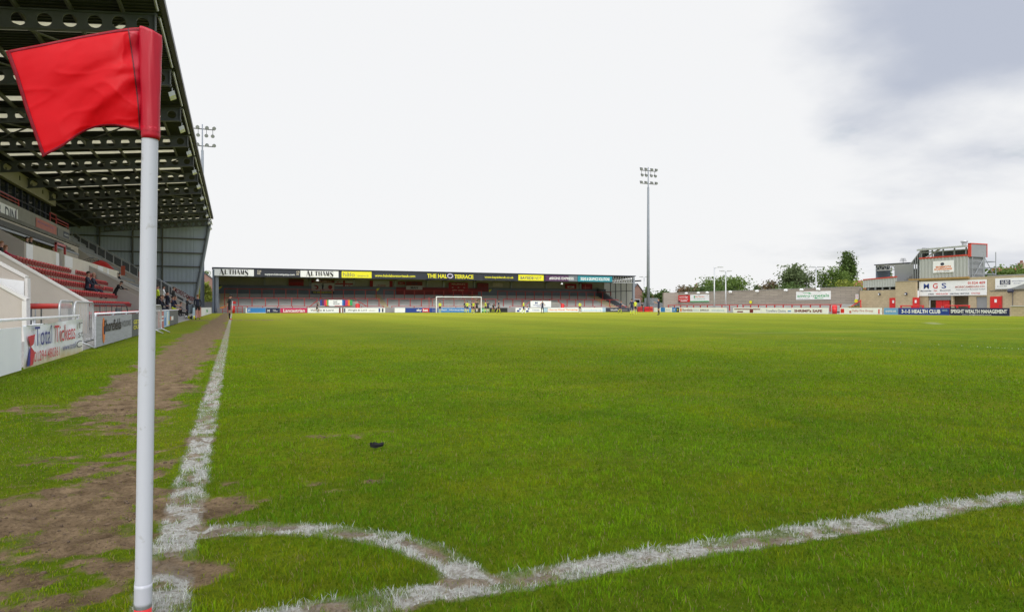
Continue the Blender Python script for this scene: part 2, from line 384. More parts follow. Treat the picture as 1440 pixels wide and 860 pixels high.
def turf_nodes(m, blade=False):
    nt = m.node_tree; nt.nodes.clear(); N = nt.nodes.new; L = nt.links.new
    out = N('ShaderNodeOutputMaterial'); p = N('ShaderNodeBsdfPrincipled'); L(p.outputs[0], out.inputs[0])
    geo = N('ShaderNodeNewGeometry')
    def noise(s, d=5, r=.6, st=(1,1,1)):
        mp = N('ShaderNodeMapping'); mp.inputs['Scale'].default_value = st; L(geo.outputs['Position'], mp.inputs[0])
        n = N('ShaderNodeTexNoise'); n.inputs['Scale'].default_value = s; n.inputs['Detail'].default_value = d; n.inputs['Roughness'].default_value = r
        L(mp.outputs[0], n.inputs['Vector']); return n.outputs['Fac']
    def mr(v, a, b, c=0., d=1.):
        n = N('ShaderNodeMapRange'); L(v, n.inputs[0]); n.inputs[1].default_value = a; n.inputs[2].default_value = b; n.inputs[3].default_value = c; n.inputs[4].default_value = d; return n.outputs[0]
    def mix(f, a, b):
        n = N('ShaderNodeMix'); n.data_type = 'RGBA'
        if isinstance(f, float): n.inputs[0].default_value = f
        else: L(f, n.inputs[0])
        for i, c in ((6, a), (7, b)):
            if isinstance(c, tuple): n.inputs[i].default_value = (*c, 1)
            else: L(c, n.inputs[i])
        return n.outputs[2]
    def mm(op, a, b):
        n = N('ShaderNodeMath'); n.operation = op; n.use_clamp = True
        for i, v in enumerate((a, b)):
            if isinstance(v, float): n.inputs[i].default_value = v
            else: L(v, n.inputs[i])
        return n.outputs[0]
    return nt, N, L, p, geo, noise, mr, mix, mm
TURF_G, TURF_D, TURF_Y = (.116,.205,.002), (.078,.150,.002), (.225,.22,.008)
mg = bpy.data.materials.new('turf'); mg.use_nodes = True
nt, N, L, p, geo, noise, mr, mix, mm = turf_nodes(mg)
sp = N('ShaderNodeSeparateXYZ'); L(geo.outputs['Position'], sp.inputs[0])
c = mix(mr(noise(1.1, 6, .62), .36, .66), TURF_D, TURF_G)
c = mix(mr(noise(.35, 6, .66), .42, .72, 0, .75), c, TURF_Y)
# grazing-angle sheen put into the colour: turf turns paler, yellower towards the far end
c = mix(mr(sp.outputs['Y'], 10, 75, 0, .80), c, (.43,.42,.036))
c = mix(mr(noise(16, 5, .75), .40, .68, 0, .60), c, (.035,.060,.004))
c = mix(mr(noise(4.5, 5, .75), .50, .72, 0, .35), c, (.21,.225,.012))
c = mix(mr(noise(60, 3, .7), .55, .8, 0, .5), c, (.15,.16,.03))
c = mix(mr(noise(.5, 5, .7, (.3,1.6,1)), .5, .75, 0, .22), c, (.10,.10,.02))
ws = N('ShaderNodeMath'); ws.operation = 'SINE'; wm = N('ShaderNodeMath'); wm.operation = 'MULTIPLY_ADD'; L(sp.outputs['X'], wm.inputs[0]); wm.inputs[1].default_value = 2*math.pi/9.5; wm.inputs[2].default_value = .6; L(wm.outputs[0], ws.inputs[0])
c = mix(mr(ws.outputs[0], -.3, .3, .16, 0), c, (.045,.075,.004))      # mown in passes up and down the pitch
earth = mix(mr(noise(6, 9, .75), .36, .64), (.115,.078,.044), (.300,.215,.130))
earth = mix(mr(noise(55, 5, .75), .48, .70, 0, .8), earth, (.060,.042,.025))
am = N('ShaderNodeAttribute'); am.attribute_name = 'mud'; ap = N('ShaderNodeAttribute'); ap.attribute_name = 'paint'
mf = mm('ADD', am.outputs['Fac'], mm('SUBTRACT', mm('MULTIPLY', noise(22, 5, .75), .9), .40))
mf2 = mr(mf, .30, .72)
mfz = N('ShaderNodeMath'); mfz.operation = 'MULTIPLY'; L(mf2, mfz.inputs[0]); L(mr(am.outputs['Fac'], .03, .2), mfz.inputs[1])
c = mix(mfz.outputs[0], c, earth)
white = mix(mr(noise(45, 4, .7), .35, .7), (.26,.24,.20), (.62,.62,.59))
pf = mr(mm('SUBTRACT', ap.outputs['Fac'], mm('MULTIPLY', noise(30, 6, .85), 1.15)), -.12, .30)
pfz = mm('MULTIPLY', pf, mr(ap.outputs['Fac'], .02, .3))
c = mix(pfz, c, white)
L(c, p.inputs['Base Color']); p.inputs['Roughness'].default_value = .9; p.inputs['Specular IOR Level'].default_value = .05
b = N('ShaderNodeBump'); b.inputs['Strength'].default_value = 1.0; b.inputs['Distance'].default_value = .03; L(noise(40, 8, .8), b.inputs['Height']); L(b.outputs[0], p.inputs['Normal'])
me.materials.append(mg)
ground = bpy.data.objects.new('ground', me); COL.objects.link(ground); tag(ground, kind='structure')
# ------------------------------------------------------------------ grass blades on the near turf
def blades():
    bands = [(1.55, 2.6, 22000, .0019, .021), (2.6, 4.0, 14000, .0023, .021), (4.0, 6.5, 6500, .0033, .021), (6.5, 10, 2600, .0056, .020), (10, 15, 950, .0095, .019), (15, 25, 280, .016, .018)]
    A0, A1 = R(-28), R(72); PX=[]; PY=[]; W=[]; H=[]
    for r0, r1, den, wd, ht in bands:
        n = int(.5*(A1-A0)*(r1*r1-r0*r0)*den)
        r = np.sqrt(RNG.random(n)*(r1*r1-r0*r0)+r0*r0); a = A0+RNG.random(n)*(A1-A0)
        PX.append(r*np.sin(a)); PY.append(r*np.cos(a)); W.append(np.full(n, wd)); H.append(np.full(n, ht))
    x, y, wd, ht = map(np.concatenate, (PX, PY, W, H))
    rr_ = np.hypot(x, y); k = (x > -2.68) & (RNG.random(len(x)) > ss(11, 25, rr_)); x, y, wd, ht = x[k], y[k], wd[k], ht[k]
    md = f_mud(x, y); pt = f_paint(x, y)
    pt = pt*(RNG.random(len(x)) < .35+.55*pt)
    keep = RNG.random(len(x)) < np.clip(1.03-md*1.12, .05, 1); keep |= (pt > .3) & (RNG.random(len(x)) < .62*(1-.7*md)+.08)
    x, y, wd, ht, md, pt = [v[keep] for v in (x, y, wd, ht, md, pt)]; n = len(x)
    tuft = vn(x, y, .034, 89)*.6+vn(x, y, .09, 90)*.4; clump = fbm(x, y, .16, 3, 81); big = fbm(x, y, .8, 4, 83)
    ht = ht*(.30+.50*clump+.50*ss(.3, .7, tuft))*(.6+.7*RNG.random(n))*(1-.45*md)*np.where(pt > .3, 1.02, 1)
    ht = ht*(1-.28*ss(-.22, -.34, x)*ss(9, 5, y)); z = f_height(x, y, md)-.002
    th = RNG.random(n)*2*np.pi; lean = ht*(.25+1.0*RNG.random(n))*np.where(pt > .3, 1.02, 1)
    dx, dy = np.cos(th)*lean, np.sin(th)*lean; px_, py_ = -np.sin(th)*wd*.5, np.cos(th)*wd*.5
    v = np.empty((n, 5, 3))
    v[:,0] = np.stack([x-px_, y-py_, z], 1); v[:,1] = np.stack([x+px_, y+py_, z], 1)
    v[:,2] = np.stack([x+px_*.8+dx*.35, y+py_*.8+dy*.35, z+ht*.62], 1); v[:,3] = np.stack([x-px_*.8+dx*.35, y-py_*.8+dy*.35, z+ht*.62], 1)
    v[:,4] = np.stack([x+dx, y+dy, z+ht], 1)
    b = np.arange(n)[:,None]*5
    loops = np.concatenate([b+0, b+1, b+2, b+3, b+3, b+2, b+4], 1).ravel()
    me = bpy.data.meshes.new('grass'); me.vertices.add(n*5); me.vertices.foreach_set('co', v.astype('f').ravel())
    me.loops.add(n*7); me.polygons.add(n*2); me.loops.foreach_set('vertex_index', loops.astype('i'))
    st = np.stack([np.arange(n)*7, np.arange(n)*7+4], 1).ravel().astype('i'); me.polygons.foreach_set('loop_start', st)
    me.polygons.foreach_set('loop_total', np.tile(np.array([4, 3], 'i'), n)); me.update(calc_edges=True)
    # blade colour: green, dark, dry, painted
    cg = np.array([(.108,.222,.003)]); cd = np.array([(.052,.140,.003)]); cyl = np.array([(.275,.262,.006)]); cs = np.array([(.24,.19,.085)])
    t = np.clip(ss(.34, .66, big)[:,None]*.7+.3*RNG.random((n,1)), 0, 1); col = cd*(1-t)+cg*t
    yl = (ss(.45, .75, fbm(x, y, .45, 5, 87))*.55*RNG.random(n)+.34*(RNG.random(n)**2))[:,None]; off = (ss(-.22, -.34, x)*ss(9, 5, y))[:,None]; yl = np.clip(yl+.30*md[:,None]+.30*off*RNG.random((n,1)), 0, 1); col = col*(.60+.80*RNG.random((n,1)))*(.66+.62*ss(.26, .74, tuft))[:,None]; col = col*(1-yl)+cyl*yl
    col = col*(1+.075*np.sign(np.sin(x*2*np.pi/9.5+.6))*ss(3, 9, y))[:,None]
    dry = (RNG.random(n) < .05+.35*md+.09*off[:,0])[:,None]; col = np.where(dry, cs, col)
    far = ss(4, 24, np.hypot(x, y))[:,None]*.60; col = col*(1-far)+np.array([(.268,.345,.004)])*far  # paler with distance, to match the sheen painted into the far turf
    wp = np.clip((pt*(1-.5*md)-.14)*1.7+.5*(RNG.random(n)-.5), 0, 1)*(pt > .06); wp = np.where(wp > .45, .75+.25*RNG.random(n), wp*.4)[:,None]
    col = col*(1-wp)+np.array([(.68,.70,.69)])*(.55+.45*RNG.random((n,1)))*wp
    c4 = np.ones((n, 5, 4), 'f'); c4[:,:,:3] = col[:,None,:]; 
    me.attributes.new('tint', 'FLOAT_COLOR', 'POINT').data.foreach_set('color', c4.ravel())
    m = bpy.data.materials.new('grass_blade'); m.use_nodes = True; nt = m.node_tree; nt.nodes.clear(); N = nt.nodes.new; L = nt.links.new
    out = N('ShaderNodeOutputMaterial'); p = N('ShaderNodeBsdfPrincipled'); a = N('ShaderNodeAttribute'); a.attribute_name = 'tint'
    p.inputs['Roughness'].default_value = .75; p.inputs['Specular IOR Level'].default_value = .08; L(a.outputs['Color'], p.inputs['Base Color'])
    tr = N('ShaderNodeBsdfTranslucent'); L(a.outputs['Color'], tr.inputs['Color']); ms = N('ShaderNodeMixShader'); ms.inputs[0].default_value = .38
    L(p.outputs[0], ms.inputs[1]); L(tr.outputs[0], ms.inputs[2]); L(ms.outputs[0], out.inputs[0])
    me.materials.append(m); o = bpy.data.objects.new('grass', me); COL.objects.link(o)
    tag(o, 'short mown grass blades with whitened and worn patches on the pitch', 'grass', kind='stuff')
blades()
# clods of earth kicked up beside the lines
mb = MB(); cl = 0
xs = RNG.uniform(-1.6, 1.4, 9000); ys = RNG.uniform(1.9, 7.0, 9000); mm_ = f_mud(xs, ys); pp_ = f_paint(xs, ys); hh = f_height(xs, ys, mm_)
for i in range(9000):
    if mm_[i] > .45 and cl < 1500 and random.random() < .6 and pp_[i] < .1:
        r = .0025+.009*random.random()**4; q = (random.uniform(.7, 1.4), random.uniform(.7, 1.4), random.uniform(.5, .9))
        mb.ball((xs[i], ys[i], hh[i]+r*.2), r, 6, 4, 0, q); cl += 1
mk('earth', (.105,.07,.042), .95, .5, 40, bump=.6, bscale=200)
o = mb.build('soil_clods', 'earth'); tag(o, 'small crumbs of dry earth scattered over the worn turf', 'soil', kind='stuff')
# paved ground round the pitch
def slab(name, x0, x1, y0, y1, z, m, lab=None):
    o = MB().box(x0, x1, y0, y1, z-.3, z).build(name, m); tag(o, kind='structure'); return o
slab('path', -5.3, -2.9, -6, 112, .006, 'concrete'); slab('pavement', -30, 110, 107.9, 150, .005, 'tarmac'); slab('paving', 71.4, 110, -20, 107.88, .004, 'concrete')
# ================================================================== corner flag (the nearest thing)
PD = 1.965                                                 # its distance along the view axis
def fp(px, py, dd=0.0): return atD(px, py, PD+dd)
base = gnd(200, 883); base = Vector((fp(200.5, 878).x, fp(200.5, 878).y, 0)); top = fp(213.5, 41)
cf = thing('corner_flag', 'red corner flag on a white pole planted in the bare earth nearest the camera', 'corner flag', base)
ax = (top-base).normalized()
p_red = fp(201.0, 853)
MB().tube([base-ax*.05, p_red], .0228, 20).build('pole_base', 'bright_red', cf, True)
mb = MB(); mb.tube([p_red, p_red+ax*.075, p_red+ax*.08, fp(211.6, 150), fp(213, 60)], [.0232, .0232, .0220, .0216, .0210], 28)
mb.build('pole', 'pole_white', cf, True)
mb = MB().tube([p_red+ax*(.006+.0105*k) for k in range(7)], [.0235+.0003*(k % 2) for k in range(7)], 24); mb.build('tape_wrap', 'pole_white', cf, True)
MB().tube([fp(211.8, 196), fp(211.9, 191), fp(211.9, 184), fp(212, 180)], [.0236, .0252, .0246, .0254], 28).build('collar', 'sleeve_red', cf, True)
def bez(P, t):
    n = len(P)-1
    if n == 1: return P[0]*(1-t)+P[1]*t
    t = max(0, min(1, t)); s = t*n; i = min(int(s), n-1); f = s-i
    p0 = P[max(i-1, 0)]; p1 = P[i]; p2 = P[i+1]; p3 = P[min(i+2, n)]
    return .5*((2*p1)+(p2-p0)*f+(2*p0-5*p1+4*p2-p3)*f*f+(3*p1-p0-3*p2+p3)*f**3)
# cloth edges: hoist side at the pole, fly end blown away from it
Vt = lambda l: [Vector((a, b, 0)) for a, b in l]
TOPE = Vt([(8,72),(60,62),(115,51),(160,43),(181,40),(198,39)]); BOTE = Vt([(60,221),(88,206),(112,189),(136,179),(160,177),(180,180),(198,183)])
FLY = Vt([(8,72),(22,110),(38,160),(60,221)]); HOI = Vt([(198,39),(201,90),(201,140),(198,183)])
NU, NV = 96, 72
def cloth(u, v):       # u: 0 fly .. 1 hoist ; v: 0 top .. 1 bottom  -> pixel-survey position
    t, b, f, h = bez(TOPE, u), bez(BOTE, u), bez(FLY, v), bez(HOI, v)
    c = (t*(1-v)+b*v)+(f*(1-u)+h*u)-(TOPE[0]*(1-u)*(1-v)+TOPE[-1]*u*(1-v)+BOTE[0]*(1-u)*v+BOTE[-1]*u*v)
    return c
from mathutils import noise as _n
def depth(u, v):
    # a broad belly, two soft pulls running down from the head of the hoist, gathers along the pole
    d = -.030*math.sin(math.pi*u)*math.sin(math.pi*(.15+.8*v)) - .05*(1-u)
    s = (v-.15-.55*(1-u)); d += .006*math.exp(-(s/.10)**2)*min(1, 2.2*u)*(1-math.exp(-((1-u)/.25)**2)*.3)
    s2 = (v-.95+.75*(u-.25)); d -= .006*math.exp(-(s2/.09)**2)*max(0, math.sin(math.pi*min(1, max(0, (u-.2)/.8))))
    s3 = (v-.42-.30*(1-u)**1.4); d += .006*math.exp(-(s3/.045)**2)*math.exp(-((1-u)/.3)**2)
    d += .005*math.sin(19*v+6*u+2.5*math.sin(5*u))*math.exp(-((1-u)/.22)**2)
    d += .0035*math.sin(34*u+9*v)*math.exp(-(u/.35)**2)*math.exp(-(v/.35)**2)
    d += .006*math.sin(9*u-3*v)*math.exp(-((v-1)/.35)**2)
    d += .004*_n.noise(Vector((u*2.6, v*2.6, 1.3))) + .0005*_n.noise(Vector((u*17+v*5, v*15, 4)))
    r = 1-abs(_n.noise(Vector((u*2.2+v*1.6, v*4.5-u*1.5, 9)))); d -= .0018*r**7
    return d
def clothP(u, v, off=0): 
    c = cloth(u, v); return fp(c.x, c.y, depth(u, v)+off)
def sheet(name, uv, nu, nv, m, parent, off=0, thick=.0009):
    vs = [clothP(*uv(i/nu, j/nv), off) for j in range(nv+1) for i in range(nu+1)]
    fs = [(j*(nu+1)+i, (j+1)*(nu+1)+i, (j+1)*(nu+1)+i+1, j*(nu+1)+i+1) for j in range(nv) for i in range(nu)]
    o = MB().add(vs, fs).build(name, m, parent, True)
    md = o.modifiers.new('thickness', 'SOLIDIFY'); md.thickness = thick; md.offset = 0
    return o
fl = sheet('flag', lambda a, b: (a, b), NU, NV, 'flag_red', cf)
sheet('hem', lambda a, b: (a*.985+.003, .006+.040*b), NU, 3, 'hem_red', fl, -.0012)
sheet('hem', lambda a, b: (a*.985+.003, .965+.030*b), NU, 3, 'hem_red', fl, -.0012)
sheet('hem', lambda a, b: (.003+.030*a, b), 3, NV, 'hem_red', fl, -.0016)
sheet('seam', lambda a, b: (.785+.013*a+.185*b, b*.985), 2, NV, 'seam_dark', fl, -.0022)
sheet('sleeve_wing', lambda a, b: ((.795+.185*b)*(1-a)+.999*a, .004+b*.985), 24, NV, 'sleeve_red', fl, -.0010)
# sleeve sewn round the pole, gathered at the top
ns, nr = 40, 36; vs = []
for j in range(ns+1):
    v = j/ns; py = 44+v*142; pxc = 212.9-.9*v
    c = fp(pxc, py); rr = .0258+.0012*math.sin(5*v+1)
    for k in range(nr):
        a = 2*math.pi*k/nr
        left = max(0, -math.cos(a))
        r = rr*(1+.16*left*(.5+.5*math.cos(3.0*v))+.035*math.sin(5*a+3*v)*(1-.4*v)+.018*math.sin(11*a-8*v)+.05*_n.noise(Vector((math.cos(a)*2, math.sin(a)*2, v*5))))
        q = Vector((CA, -SA, 0))*math.cos(a)*r + Vector((SA, CA, 0))*math.sin(a)*r
        slope = .005*math.cos(a)*(1-v)**3 - .004*left*(1-v)
        vs.append(c+q+Vector((0,0,-slope-.006*max(0, math.cos(a))*(1-v)**4)))
fs = [(j*nr+k, (j+1)*nr+k, (j+1)*nr+(k+1) % nr, j*nr+(k+1) % nr) for j in range(ns) for k in range(nr)]
vs.append(fp(212.5, 41.5)); n0 = len(vs)-1; fs += [(n0, k, (k+1) % nr) for k in range(nr)]
MB().add(vs, fs).build('sleeve', 'sleeve_red', cf, True)
# ================================================================== far corner flag
fc = atY(331.5, 440, GY1); fc = Vector((TX0, GY1, 0))
cf2 = thing('corner_flag', 'small red corner flag on a white pole at the far end of the touchline', 'corner flag', fc)
MB().tube([fc, fc+Vector((.12,0,1.75))], .035, 8).build('pole', 'white', cf2, True)
MB().poly([fc+Vector((.1,0,1.75)), fc+Vector((.55,0,1.65)), fc+Vector((.52,0,1.3)), fc+Vector((.1,0,1.38))], (0,.02,0)).build('flag', 'bright_red', cf2)
# ================================================================== far goal
gxl, gxr = atY(613.8, 430, GY1).x, atY(676.5, 430, GY1).x; gc = (gxl+gxr)/2; gxl, gxr = gc-3.72, gc+3.72
go = thing('goal', 'white football goal with net in front of the covered terrace', 'goal', (gc, GY1, 0))
MB().box(gxl-.06, gxl+.06, GY1-.06, GY1+.06, 0, 2.44).build('post', 'white', go); MB().box(gxr-.06, gxr+.06, GY1-.06, GY1+.06, 0, 2.44).build('post', 'white', go)
MB().box(gxl-.06, gxr+.06, GY1-.06, GY1+.06, 2.44, 2.56).build('crossbar', 'white', go)
mb = MB()
for x in (gxl-.55, gc+3.0): mb.tube([(x, GY1+2.3, 0), (x, GY1+2.3, 2.5)], .045, 6)
for i, x in enumerate((gxl-.55, gc+3.0)):
    MB().tube([(x, GY1+2.3, 0), (x, GY1+2.3, 2.5)], .05, 6).build('net_support', 'barrier_red', go)
m = MB(); s = .24
k = 0
while gxl+k*s <= gxr: x = gxl+k*s; m.tube([(x, GY1+.05, 2.5), (x, GY1+2.2, 2.1), (x, GY1+2.2, 0)], .006, 3, cap=False); k += 1
for z in np.arange(.24, 2.2, s): m.tube([(gxl, GY1+.05, z), (gxl, GY1+2.2, z), (gxr, GY1+2.2, z), (gxr, GY1+.05, z)], .006, 3, cap=False)
m.build('net', 'white', go)
# ================================================================== floodlight masts
def mast(label, x, y, h, grp):
    t = thing('floodlight_mast', label, 'floodlight', (x, y, 0), grp)
    MB().tube([(x, y, 0), (x, y, h*.45), (x, y, h*.86), (x, y, h*.865), (x, y, h)], [.31, .26, .19, .11, .08], 14).build('pole', 'mast_grey', t, True)
    MB().box(x-.7, x+.7, y-.7, y+.7, 0, .5).build('footing', 'concrete', t)
    for z, half in ((h-1.55, 1.75), (h-.05, 1.75), (h-4.1+.0, 0)):
        pass
    for zi, (z, half) in enumerate(((h*.885, 1.75), (h*.975, 1.75))):
        MB().box(x-half, x+half, y-.07, y+.07, z-.06, z+.06).build('crossarm', 'steel_dark', t)
    for z in (h*.885+.3, h*.945, h*.975+.35):
        for dx in (-1.65, -.65, .65, 1.65):
            dx2 = dx*(1.0 if z != h*.945 else .88)
            l = MB(); l.tube([(x+dx2, y+.20, z+.12), (x+dx2, y-.02, z), (x+dx2, y-.32, z-.20)], [.10, .18, .28], 10)
            lm = l.build('lamp', 'steel_dark', t, True)
            MB().tube([(x+dx2, y-.325, z-.203), (x+dx2, y-.335, z-.21)], [.25, .25], 10).build('lens', 'glass_grey', lm)
            MB().tube([(x+dx2, y, z-.02), (x+dx2, y, min([q for q in (h*.885, h*.975)], key=lambda q: abs(q-z)))], .04, 5).build('bracket', 'steel_dark', t)
    return t
mk('mast_grey', (.22,.245,.29), .45, .08, 1); mk('glass_grey', (.35,.37,.40), .15, .05)
mast('tall grey floodlight mast standing free at the far right corner of the pitch', 72.3, 109.0, 27.2, 'floodlight masts')
mast('floodlight mast rising behind the roof of the main stand', -4.35, 113.5, 28.6, 'floodlight masts')
# ================================================================== covered terrace at the far end
TY = 109.2; XL, XR = -2.6, atY(891, 400, 109.5).x
ft = thing('covered_terrace', 'long covered standing terrace with dark roof fascia behind the far goal', 'stand', ((XL+XR)/2, TY, 0))
RF = 109.5
mb = MB(); rise, tread = .205, .73
for k in range(14): mb.box(XL+.4, XR-.3, TY+.3+k*tread, TY+.3+14*tread, .36+(k-1)*rise if k else -.2, .40+k*rise)
mb.build('terrace_steps', 'terrace_concrete', ft)
MB().box(XL+.4, XR-.3, TY, TY+.28, 0, .78).build('front_wall', 'concrete', ft)
YB = TY+.3+14*tread; ZB = .40+13*rise
MB().box(XL, XR, YB, YB+.25, 0, ZB+1.35).build('back_wall', 'clad_dark', ft)
mk('shade_cladding', (.36,.35,.30), .8, .1, .7)
MB().box(XL, XR-.06, YB+.6, YB+.75, ZB+1.0, 6.05).build('upper_cladding', 'shade_cladding', ft)
MB().box(XL, XR, YB-.02, YB+.70, ZB+1.35, ZB+1.40).build('ledge', 'steel_dark', ft)
kx0, kx1 = atY(557, 400, YB).x, atY(672, 400, YB).x
mk('maroon_bright', (.20,.012,.016), .6, .1, .8)
MB().box(kx0, kx1, YB-.06, YB-.004, ZB+.05, ZB+1.33).build('red_hoarding', 'maroon_bright', ft)
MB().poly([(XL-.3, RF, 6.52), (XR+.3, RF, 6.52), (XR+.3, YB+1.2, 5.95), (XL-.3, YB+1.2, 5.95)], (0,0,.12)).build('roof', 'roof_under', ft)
fx1 = atY(861, 390, RF).x
MB().box(XL-.2, fx1, RF-.12, RF, 5.42, 6.62).build('fascia', 'fascia_navy', ft)
mk('steel_navy', (.03,.035,.06), .45, .1)
MB().box(XL-.3, XR+.35, RF-.25, RF+.1, 6.62, 6.76).build('roof_edge', 'steel_navy', ft)
# roof columns and rafters
cpx = [372, 436, 498, 556, 601, 624, 667, 719, 768, 816, 861]
for q in cpx:
    x = atY(q, 400, YB+.35).x
    c = MB().box(x-.14, x+.14, YB+.28, YB+.52, ZB+1.36, 6.0).build('column', 'steel_grey', ft)
    MB().tube([(x, YB+.3, 5.5), (x-2.2, RF+3.0, 6.1)], .06, 5).build('brace', 'steel_grey', ft)
    MB().box(x-.1, x+.1, RF+.1, YB+.3, 5.72, 5.98).build('rafter', 'steel_dark', ft)
# end posts, gable ends
MB().box(XL-.25, XL+.02, RF-.2, YB+.6, 0, 6.4).build('end_wall', 'clad_dark', ft)
MB().box(XL+.15, XL+.6, RF+.1, RF+.5, 0, 6.4).build('end_column', 'mast_grey', ft)
MB().box(XR-.15, XR+.2, RF-.1, RF+.3, 0, 6.4).build('end_column', 'mast_grey', ft)
# translucent gable at the right with a dark raked wall below it
mb = MB().poly([(XR-.05, RF+.4, .6), (XR-.05, YB+.9, ZB+.6), (XR-.05, YB+.9, 5.9), (XR-.05, RF+.4, 6.1)], (.06,0,0)); mb.build('gable_panel', 'clad_translucent', ft)
for k in range(1, 5):
    y = RF+.4+(YB-RF-.4)*k/5; MB().box(XR-.16, XR-.055, y-.06, y+.06, .9, 6.0).build('gable_post', 'steel_dark', ft)
MB().box(XR-.18, XR-.06, RF+.4, YB, 3.9, 4.0).build('gable_rail', 'steel_dark', ft)
MB().poly([(XR-2.1, RF-.1, .0), (XR-2.1, RF-.1, 1.0), (XR-2.1, YB, ZB+1.5), (XR-2.1, YB, 0)], (.3,0,0)).build('side_wall', 'clad_dark', ft)
MB().poly([(XR-2.16, RF-.14, 1.0), (XR-2.16, YB, ZB+1.5), (XR-2.16, YB, ZB+1.62), (XR-2.16, RF-.14, 1.12)], (.42,0,0)).build('side_coping', 'steel_grey', ft)
# open lattice truss at the right end of the fascia
mb = MB(); n = 9
for k in range(n):
    a = fx1+(XR-fx1)*k/n; b_ = fx1+(XR-fx1)*(k+1)/n
    mb.tube([(a, RF, 5.45), ((a+b_)/2, RF, 6.55), (b_, RF, 5.45)], .07, 5)
    mb.tube([(a, RF+1.2, 5.7), ((a+b_)/2, RF+.6, 6.5), (b_, RF+1.2, 5.7)], .05, 5)
mb.box(fx1, XR, RF-.07, RF+.07, 5.36, 5.46).build('roof_truss', 'galv', ft)
# yellow painted gangways on the steps
for a, b_ in ((XL+.7, XL+2.0), (atY(542, 430, TY).x, atY(551, 430, TY).x), (atY(690, 430, TY).x-.8, atY(690, 430, TY).x+.6), (XR-4.4, XR-2.3)):
    mb = MB()
    for k in range(14): mb.box(a, b_, TY+.3+k*tread-.006, TY+.3+k*tread+.16, .40+k*rise-.10, .404+k*rise)
    mb.build('gangway_edging', 'step_yellow', ft)
# crush barriers: every run is a thing, its posts are parts
def barrier(px0, px1, Y, zg, zt, label, np_=None, grp='red crush barriers on the covered terrace', r=.048):
    x0, x1 = atY(px0, 420, Y).x, atY(px1, 420, Y).x
    t = thing('crush_barrier', label, 'barrier', ((x0+x1)/2, Y, zg), grp)
    MB().tube([(x0-.1, Y, zt), (x1+.1, Y, zt)], r, 6).build('rail', 'barrier_red', t)
    n = np_ or max(2, int(round((x1-x0)/1.85))+1)
    for i in range(n):
        x = x0+(x1-x0)*i/(n-1); MB().box(x-.055, x+.055, Y-.045, Y+.045, zg, zt).build('post', 'barrier_red', t)
lev = lambda Y: .40+max(0, int((Y-TY-.3)/tread))*rise
rows = [(116.2, 3.78, [(316,529,'upper'),(540,677,'upper'),(700,859,'upper')]), (112.3, 2.28, [(316,446,'middle'),(450,533,'middle'),(545,697,'middle'),(708,869,'middle')]), (109.28, 1.02, [(326,452,'front'),(508,539,'front'),(551,613,'front'),(613,668,'front'),(717,742,'front'),(790,880,'front')])]
names = {0: ['in its left third', 'behind the goal', 'in its right third'], 1: ['at its left end', 'left of the yellow gangway', 'behind the goal', 'in its right half'], 2: ['at its left end', 'beside the yellow gangway', 'left of the goal', 'behind the goal', 'right of the goal', 'at its right end']}
for ri, (Y, zt, runs) in enumerate(rows):
    for i, (a, b_, nm) in enumerate(runs):
        zg = lev(Y) if ri < 2 else .7
        barrier(a, b_, Y, zg, zt, f'red crush barrier in the {nm} row of the covered terrace, {names[ri][i]}', None if ri < 2 else max(2, int((b_-a)/16)))
# front lower fence by the left gangway (open bars)
x0, x1 = atY(313, 430, 108.3).x, atY(341, 430, 108.3).x
t = thing('railing', 'low red gate railing beside the left end of the covered terrace', 'railing', ((x0+x1)/2, 108.3, 0))
for z in (.3, .62, .95): MB().tube([(x0, 108.3, z), (x1, 108.3, z)], .03, 5).build('rail', 'barrier_red', t)
for i in range(5): x = x0+(x1-x0)*i/4; MB().box(x-.04, x+.04, 108.26, 108.34, 0, 1.0).build('post', 'barrier_red', t)
# bins
def bin_(label, x, y, h=.95, r=.30, m='bright_red'):
    t = thing('litter_bin', label, 'bin', (x, y, 0), 'red bins round the pitch')
    MB().tube([(x,y,0), (x,y,h*.82)], [r*.85, r], 12).build('body', m, t, True); MB().ball((x, y, h*.82), r*1.04, 12, 6, 0, (1,1,.6), True).build('lid', m, t, True)
b0 = atY(328, 440, 107.2); bin_('red wheeled bin just left of the far corner flag', b0.x, 107.2, 1.15, .26)
b0 = atY(791, 440, 108.4); bin_('red bin behind the boards to the right of the goal', b0.x, 108.4, 1.6, .32)
b0 = atY(503, 440, 108.4); bin_('red bin behind the boards beside the rainbow banner', b0.x, 108.4, 1.5, .36)
b0 = atX(1173.5, 440, 72.6); bin_('red bin in the gap between the boards of the open terrace', 72.6, b0.y, 1.15, .34)
# dugout boxes at the terrace front
for a, b_, lab in ((446, 503, 'left'), (745, 785, 'right')):
    x0, x1 = atY(a, 430, 108.9).x, atY(b_, 430, 108.9).x
    t = thing('wheelchair_bay', f'low grey walled viewing bay at the front of the covered terrace, {lab} of the goal', 'viewing bay', ((x0+x1)/2, 108.7, 0))
    MB().box(x0, x1, 108.45, 109.15, 0, 1.75).build('bay_wall', 'concrete', t)
    MB().tube([(x1+.1, 108.8, 1.8), (x1+1.6, 108.8, .9)], .06, 5).build('sloping_rail', 'barrier_red', t)
    MB().tube([(x0-.1, 108.8, 1.8), (x0-1.2, 108.8, .9)], .06, 5).build('sloping_rail', 'barrier_red', t)
